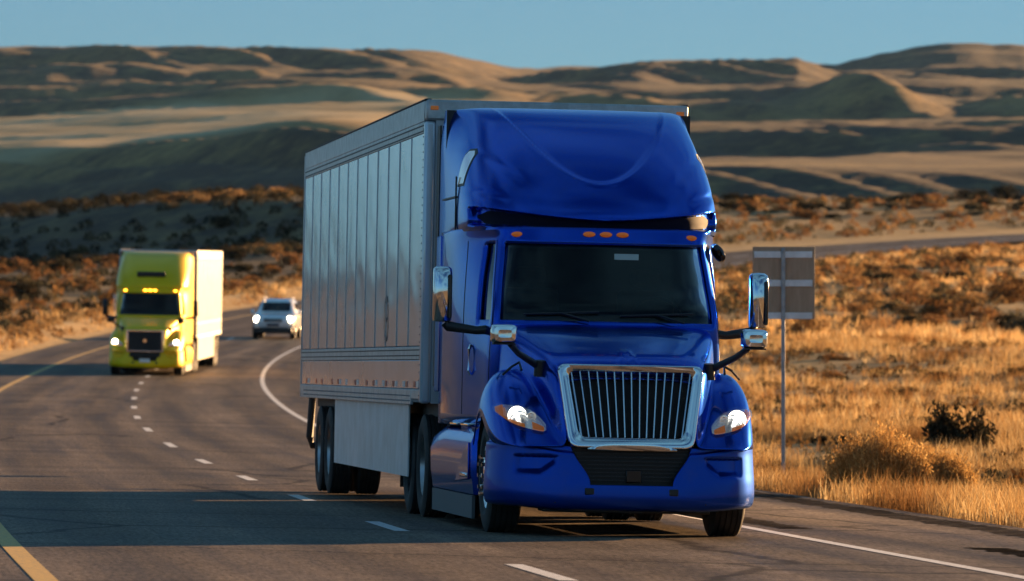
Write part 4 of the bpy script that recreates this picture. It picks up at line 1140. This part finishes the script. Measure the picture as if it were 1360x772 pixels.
def blades(px, py, pz, h, wd, lean, cols, name, mt, curve=True):
    """one triangle pair per blade: base pair, mid pair, tip"""
    n = len(px); az = rs.uniform(0, 2*np.pi, n); fa = rs.uniform(0, np.pi, n)
    dx, dy = np.cos(az)*lean*h, np.sin(az)*lean*h
    wx, wy = np.cos(fa)*wd/2, np.sin(fa)*wd/2
    B = np.stack([px, py, pz], -1)
    W = np.stack([wx, wy, 0*wx], -1)
    mid = B+np.stack([dx*.4, dy*.4, h*.6], -1); tip = B+np.stack([dx, dy, h*np.sqrt(np.maximum(1-lean**2*.5, .2))], -1)
    V = np.stack([B-W, B+W, mid+W*.8, mid-W*.8, tip], 1).reshape(-1, 3)
    i = np.arange(n)*5
    T = np.concatenate([np.stack([i, i+1, i+2], -1), np.stack([i, i+2, i+3], -1), np.stack([i+3, i+2, i+4], -1)])
    me = fast_mesh(name, V, T)
    c = np.repeat(np.c_[cols, np.ones(n)], 5, 0).astype(np.float32)
    at = me.color_attributes.new('col', 'FLOAT_COLOR', 'POINT'); at.data.foreach_set('color', c.ravel())
    return mkobj(name, me, mt)
PAL = np.array([(.58, .41, .20), (.48, .31, .13), (.66, .52, .30), (.36, .21, .09), (.54, .37, .17)])
def cols_of(n, pal, jit=.18):
    c = pal[rs.randint(0, len(pal), n)]; return c*(1+rs.uniform(-jit, jit, (n, 1)))
def field(n, da, db, pxa, pxb, omin, h0, h1, w0, per, name, label, side=1, bias=1.0, patch=8.0):
    d = da+(db-da)*rs.uniform(0, 1, n)**bias
    px = rs.uniform(pxa, pxb, n); x = (px-CX_PX)*d/F_PX
    o = road_off(x, d); ok = (o > omin) if side > 0 else ((o < omin) & (o > -10.5-rs.exponential(2.5, n)))
    pn = fbm(x/patch*2.2+70, d/patch, 3)
    edge = np.exp(-np.abs(o-omin)/1.2)
    ok &= (pn*2.0+rs.uniform(-.4, .4, n)+edge*.9 > .08)
    x, d, pn = x[ok], d[ok], pn[ok]; k = len(x)
    hh = (h0+(h1-h0)*rs.uniform(0, 1, k))*(1+.6*np.clip(pn, -.5, 1))
    X = np.repeat(x, per)+rs.normal(0, .05+w0*2, k*per); Y = np.repeat(d, per)+rs.normal(0, .06+w0*3, k*per)
    H = np.repeat(hh, per)*rs.uniform(.55, 1.15, k*per)
    Z = terrain(X, Y)-.02
    rust = np.clip(fbm(x/3.1+9, d/6.2, 2)*2.4+.05, 0, 1)[:, None]
    tone = np.repeat(cols_of(k, PAL)*(1-rust)+np.array([.24, .12, .045])*rust, per, 0)*rs.uniform(.85, 1.15, (k*per, 1))
    o = blades(X, Y, Z, H, np.full(k*per, w0)*rs.uniform(.6, 1.3, k*per), rs.uniform(.05, .6, k*per), tone, name, M['grass'])
    tag(o, label, None, None, 'stuff'); return o
field(46000, 47, 112, 600, 1700, 6.85, .14, .42, .008, 9, 'dry_grass', 'tall golden dry grass along the road shoulder', bias=.8)
field(34000, 105, 215, 400, 1700, 7.2, .12, .40, .016, 7, 'dry_grass', 'golden grass over the middle of the field', bias=.9, patch=14)
field(32000, 205, 440, 300, 1700, 7.5, .15, .45, .035, 6, 'dry_grass', 'far golden grass below the curving road', patch=26)
field(9000, 120, 330, -300, 450, -6.4, .15, .45, .03, 6, 'dry_grass', 'dry grass along the bank left of the road', side=-1, patch=20)
field(7000, 400, 545, 860, 1440, -60, .2, .5, .05, 5, 'dry_grass', 'grass on the rise above the curving road', side=1, patch=30) if False else None

def bush_mesh(name, seed, wdt=1.0, hgt=.8, n=900, pal=None, leaf=.05, dense=.5, stalk=True):
    """rounded shrub of many small leaf-sized faces and thin twigs, unit size about wdt x hgt"""
    q = np.random.RandomState(seed)
    lob = [(q.uniform(-.35, .35), q.uniform(-.35, .35), q.uniform(.3, .62), q.uniform(.22, .42)) for _ in range(9)]
    pts = []
    while len(pts) < n:
        l_ = lob[q.randint(len(lob))]; v = q.normal(size=3); v /= np.linalg.norm(v); r = l_[3]*q.uniform(dense, 1.05)
        p = np.array([l_[0], l_[1], l_[2]])+v*r
        if p[2] < .03: continue
        if perlin(np.array(p[0]*3.5+seed), np.array(p[1]*3.5+p[2]*3.3)) < -.16: continue
        pts.append(p)
    P = np.array(pts); V = []; F = []; C = []
    pal = np.array(pal)
    for p in P:
        a = q.normal(size=3); a[2] = abs(a[2])+.6; a /= np.linalg.norm(a); b = np.cross(a, q.normal(size=3)); b /= np.linalg.norm(b)
        s = leaf*q.uniform(.6, 1.5); c = pal[q.randint(len(pal))]*q.uniform(.75, 1.25)
        k = len(V); V += [p-a*s-b*s*.3, p-a*s*.2+b*s*.42, p+a*s*1.1, p-b*s*.42]; F.append((k, k+1, k+2, k+3)); C += [c]*4
    if stalk:
        for i in q.choice(len(P), min(len(P), 130), replace=False):
            p = P[i]*1.04; w_ = .006; k = len(V); b0 = np.array([p[0]*.12, p[1]*.12, 0.0]); mdl = b0*.4+p*.6+np.array([0, 0, -.05])
            sd = np.array([-p[1], p[0], 0]); sd = sd/(np.linalg.norm(sd)+1e-6)*w_
            V += [b0-sd, b0+sd, mdl+sd*.7, mdl-sd*.7, p]; F += [(k, k+1, k+2, k+3), (k+3, k+2, k+4)]; C += [pal[0]*.55]*5
    V = np.array(V)*np.array([wdt, wdt, hgt])
    me = bpy.data.meshes.new(name); me.from_pydata(V.tolist(), [], F); me.update()
    at = me.color_attributes.new('col', 'FLOAT_COLOR', 'POINT'); at.data.foreach_set('color', np.c_[np.array(C), np.ones(len(C))].astype(np.float32).ravel())
    me.materials.append(M['brush']); return me
SAGE = [(.10, .085, .05), (.14, .11, .06), (.075, .07, .045)]
TAN = [(.36, .22, .09), (.28, .165, .07), (.42, .28, .13)]
RUST = [(.26, .13, .05), (.20, .105, .045), (.32, .18, .07)]
DARK = [(.035, .032, .02), (.05, .04, .025), (.028, .028, .018)]
def vmesh(pal, seeds, **k): return [bush_mesh('shrub', s, pal=pal, **k) for s in seeds]
SET = {'sage': vmesh(SAGE, (1, 2, 3), n=620, leaf=.06), 'tan': vmesh(TAN, (4, 5, 6), n=620, leaf=.06), 'rust': vmesh(RUST, (7, 8, 9), n=620, leaf=.06), 'dark': vmesh(DARK, (10, 11), n=800, leaf=.06)}
def put(kind, name, x, y, s, hs, label, group=None, me=None, cat='bush'):
    zz = float(terrain(np.array(x), np.array(y)))
    o = mkobj(name, me or SET[kind][rnd.randrange(len(SET[kind]))]); o.location = (x, y, zz-.05*s); o.scale = (s, s*rnd.uniform(.85, 1.15), s*hs); o.rotation_euler.z = rnd.uniform(0, 6.28)
    tag(o, label, cat, group); return o
def pxy(px, d): return (px-CX_PX)*d/F_PX, d
# individual ones
def stem_bush(name, seed, n, wd, hg, pal):
    q = np.random.RandomState(seed)
    th = q.uniform(0, 2*np.pi, n); rr_ = np.sqrt(q.uniform(0, 1, n)); k = q.uniform(.55, 1.0, n)
    lump = 1+.22*perlin(np.cos(th)*1.7+seed, np.sin(th)*1.7+rr_*2.1)
    tx = np.cos(th)*rr_*wd/2*lump; ty = np.sin(th)*rr_*wd/2*lump; tz = hg*np.sqrt(np.maximum(1-.72*rr_**2, .05))*lump*k
    V = []; F = []; C = []; pal = np.array(pal)
    for i in range(n):
        b0 = np.array([tx[i]*.45, ty[i]*.45, 0]); p = np.array([tx[i], ty[i], tz[i]]); m = b0*.45+p*.55+q.normal(0, .012, 3)
        a_ = q.uniform(0, np.pi); w_ = np.array([np.cos(a_), np.sin(a_), 0])*.0055; c = pal[q.randint(len(pal))]*q.uniform(.75, 1.25); j = len(V)
        V += [b0-w_, b0+w_, m+w_, m-w_, p]; F += [(j, j+1, j+2, j+3), (j+3, j+2, j+4)]; C += [c]*5
        for _ in range(3):
            d = q.normal(0, 1, 3); d[2] = abs(d[2])+.8; d = d/np.linalg.norm(d)*q.uniform(.03, .06); o_ = p-(p-m)*q.uniform(0, .8); sd = np.cross(d, q.normal(0, 1, 3)); sd = sd/np.linalg.norm(sd)*.009; j = len(V)
            V += [o_-sd, o_+sd, o_+d]; F.append((j, j+1, j+2)); C += [c*1.1]*3
    me = bpy.data.meshes.new(name); me.from_pydata([tuple(v) for v in V], [], F); me.update()
    at = me.color_attributes.new('col', 'FLOAT_COLOR', 'POINT'); at.data.foreach_set('color', np.c_[np.array(C), np.ones(len(C))].astype(np.float32).ravel())
    me.materials.append(M['grass']); return me
GOLD = [(.52, .32, .12), (.40, .23, .085), (.58, .40, .17), (.28, .16, .06)]
x, y = pxy(1172, 75.5); put(None, 'golden_bush', x, y, 1.0, 1.0, 'large golden rabbitbrush beside the road shoulder', None, stem_bush('golden_bush', 21, 5200, 1.45, 1.10, GOLD))
x, y = pxy(1246, 75.8); put(None, 'golden_bush', x, y, 1.0, 1.0, 'smaller golden bush growing against the right of the large one', None, stem_bush('golden_bush', 22, 3600, 1.15, .80, [(.44, .27, .10), (.38, .22, .08), (.48, .32, .13)]))
x, y = pxy(1280, 94.0); put(None, 'dark_bush', x, y, .95, 1.2, 'dark leafy bush standing alone in the golden field', None, bush_mesh('dark_bush', 23, 1, 1, 1500, DARK, .05, .3))
x, y = pxy(294, 432); put(None, 'dark_bush', x, y, 2.0, .72, 'round dark bush alone on the shaded hillside above the yellow truck', None, SET['dark'][0])
for i, (px, d, s, lb) in enumerate(((995, 541, 1.5, 'tall dark bush on the crest beside the blue truck roof'), (968, 536, 2.0, 'dark bush on the crest next to the blue cab'), (1330, 540, 3.0, 'widest dark bush on the crest near the right edge'), (1212, 540, 1.9, 'dark bush on the middle of the crest'), (1292, 530, 2.2, 'low dark bush left of the widest crest bush'))):
    x, y = pxy(px, d); put('dark', 'crest_bush', x, y, s, .8, lb, 'dark bushes on the crest')
def scatter(n, pick, kinds, name, label, group, smin, smax, hs=.75):
    k = 0; tries = 0
    while k < n and tries < n*40:
        tries += 1; px, d = pick(); x, y = pxy(px, d)
        o = float(road_off(np.array(x), np.array(y)))
        if d < 575 and -8.8 < o < 8.4: continue
        kd = rnd.choice(kinds); put(kd, name, x, y, rnd.uniform(smin, smax), hs*rnd.uniform(.7, 1.1), label.format({'tan': 'pale tan', 'rust': 'rusty brown', 'sage': 'grey green', 'dark': 'dark'}[kd]), group); k += 1
U = rnd.uniform
scatter(95, lambda: (U(-30, 430), U(205, 415)), ['tan', 'rust', 'rust', 'sage', 'sage', 'dark', 'dark'], 'roadside_brush', '{} brush clump on the bank between the road and the shaded hillside', 'brush on the left bank', .8, 1.9)  # extra dark kinds paint shade into the bank
scatter(16, lambda: (U(212, 400), U(447, 462)), ['tan'], 'crest_brush', 'pale sunlit brush clump along the top of the shaded hillside', 'brush on the left crest', 1.0, 1.8)
scatter(70, lambda: (U(930, 1390), U(490, 545)), ['dark', 'sage', 'sage', 'rust'], 'crest_shrub', 'low {} shrub on the rise above the curving road', 'shrubs on the right rise', .9, 2.2, .6)
scatter(60, lambda: (U(1060, 1390), U(215, 345)), ['rust', 'rust', 'sage', 'dark', 'tan'], 'slope_brush', '{} brush clump on the slope below the curving road', 'brush on the right slope', .8, 1.9)
scatter(55, lambda: (U(960, 1390), U(100, 215)), ['rust', 'sage', 'rust', 'dark', 'tan'], 'field_brush', 'low {} brush tuft in the golden field', 'brush tufts in the field', .3, .75, .6)
# the rest of the brush, too many to tell apart
def brush_mass(name, label, n, pick, pals, smin, smax, nl=60, lim=8.8):
    V = []; C = []
    for _ in range(n):
        px, d = pick(); x, y = pxy(px, d)
        if d < 575 and -lim < float(road_off(np.array(x), np.array(y))) < 8.0: continue
        V.append((x, y, U(smin, smax), rnd.randrange(len(pals))))
    A = np.array(V); k = len(A); z = terrain(A[:, 0], A[:, 1])
    th = rs.uniform(0, 2*np.pi, (k, nl)); cz = rs.uniform(0, 1, (k, nl)); rr_ = np.sqrt(1-cz**2)*rs.uniform(.5, 1, (k, nl))
    S = A[:, 2:3]
    cx_ = A[:, 0:1]+np.cos(th)*rr_*S*.5; cy_ = A[:, 1:2]+np.sin(th)*rr_*S*.5; cz_ = z[:, None]+cz*S*.55*rs.uniform(.6, 1.1, (k, nl))
    ctr = np.stack([cx_, cy_, cz_], -1).reshape(-1, 3); s = np.repeat(A[:, 2], nl)*.10*rs.uniform(.6, 1.4, k*nl)
    a = rs.normal(size=ctr.shape); a[:, 2] = np.abs(a[:, 2])+.5; a /= np.linalg.norm(a, axis=1, keepdims=True)
    b = np.cross(a, rs.normal(size=ctr.shape)); b /= np.linalg.norm(b, axis=1, keepdims=True)
    s = s[:, None]
    Q = np.stack([ctr-a*s, ctr+b*s*.5, ctr+a*s*1.1, ctr-b*s*.5], 1).reshape(-1, 3)
    i = np.arange(len(ctr))*4; me = fast_mesh(name, Q, np.stack([i, i+1, i+2, i+3], -1))
    pal = np.array([p for p in pals])[A[:, 3].astype(int)]; cc = np.repeat(pal, nl, 0)*rs.uniform(.7, 1.3, (k*nl, 1))
    at = me.color_attributes.new('col', 'FLOAT_COLOR', 'POINT'); at.data.foreach_set('color', np.repeat(np.c_[cc, np.ones(len(cc))], 4, 0).astype(np.float32).ravel())
    o = mkobj(name, me, M['brush']); tag(o, label, None, None, 'stuff'); return o
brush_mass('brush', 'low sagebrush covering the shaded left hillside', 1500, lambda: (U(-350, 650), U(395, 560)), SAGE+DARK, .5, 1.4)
brush_mass('brush', 'dry brush covering the left bank', 1300, lambda: (U(-350, 700), U(205, 420)), RUST+SAGE+DARK, .4, 1.1)  # dark tones mixed in to paint the bank's shade
brush_mass('brush', 'low brush over the right rise and slopes', 2400, lambda: (U(700, 1700), U(250, 560)), RUST+SAGE+[(.36, .22, .09)], .4, 1.2)
brush_mass('brush', 'small dry weeds in the golden field', 2400, lambda: (U(600, 1650), U(75, 250)), RUST+SAGE+TAN, .15, .55, 40)

def bank_pick():
    d = U(120, 330); o_ = -8.2+rnd.gauss(0, .7); p = road_pt(np.array(d), o_); return float(p[0])*F_PX/float(p[1])+CX_PX, float(p[1])
brush_mass('brush', 'pale dry brush lining the low bank left of the road', 420, bank_pick, TAN+[(.5, .36, .18)], .3, .8, 60, 6.6)
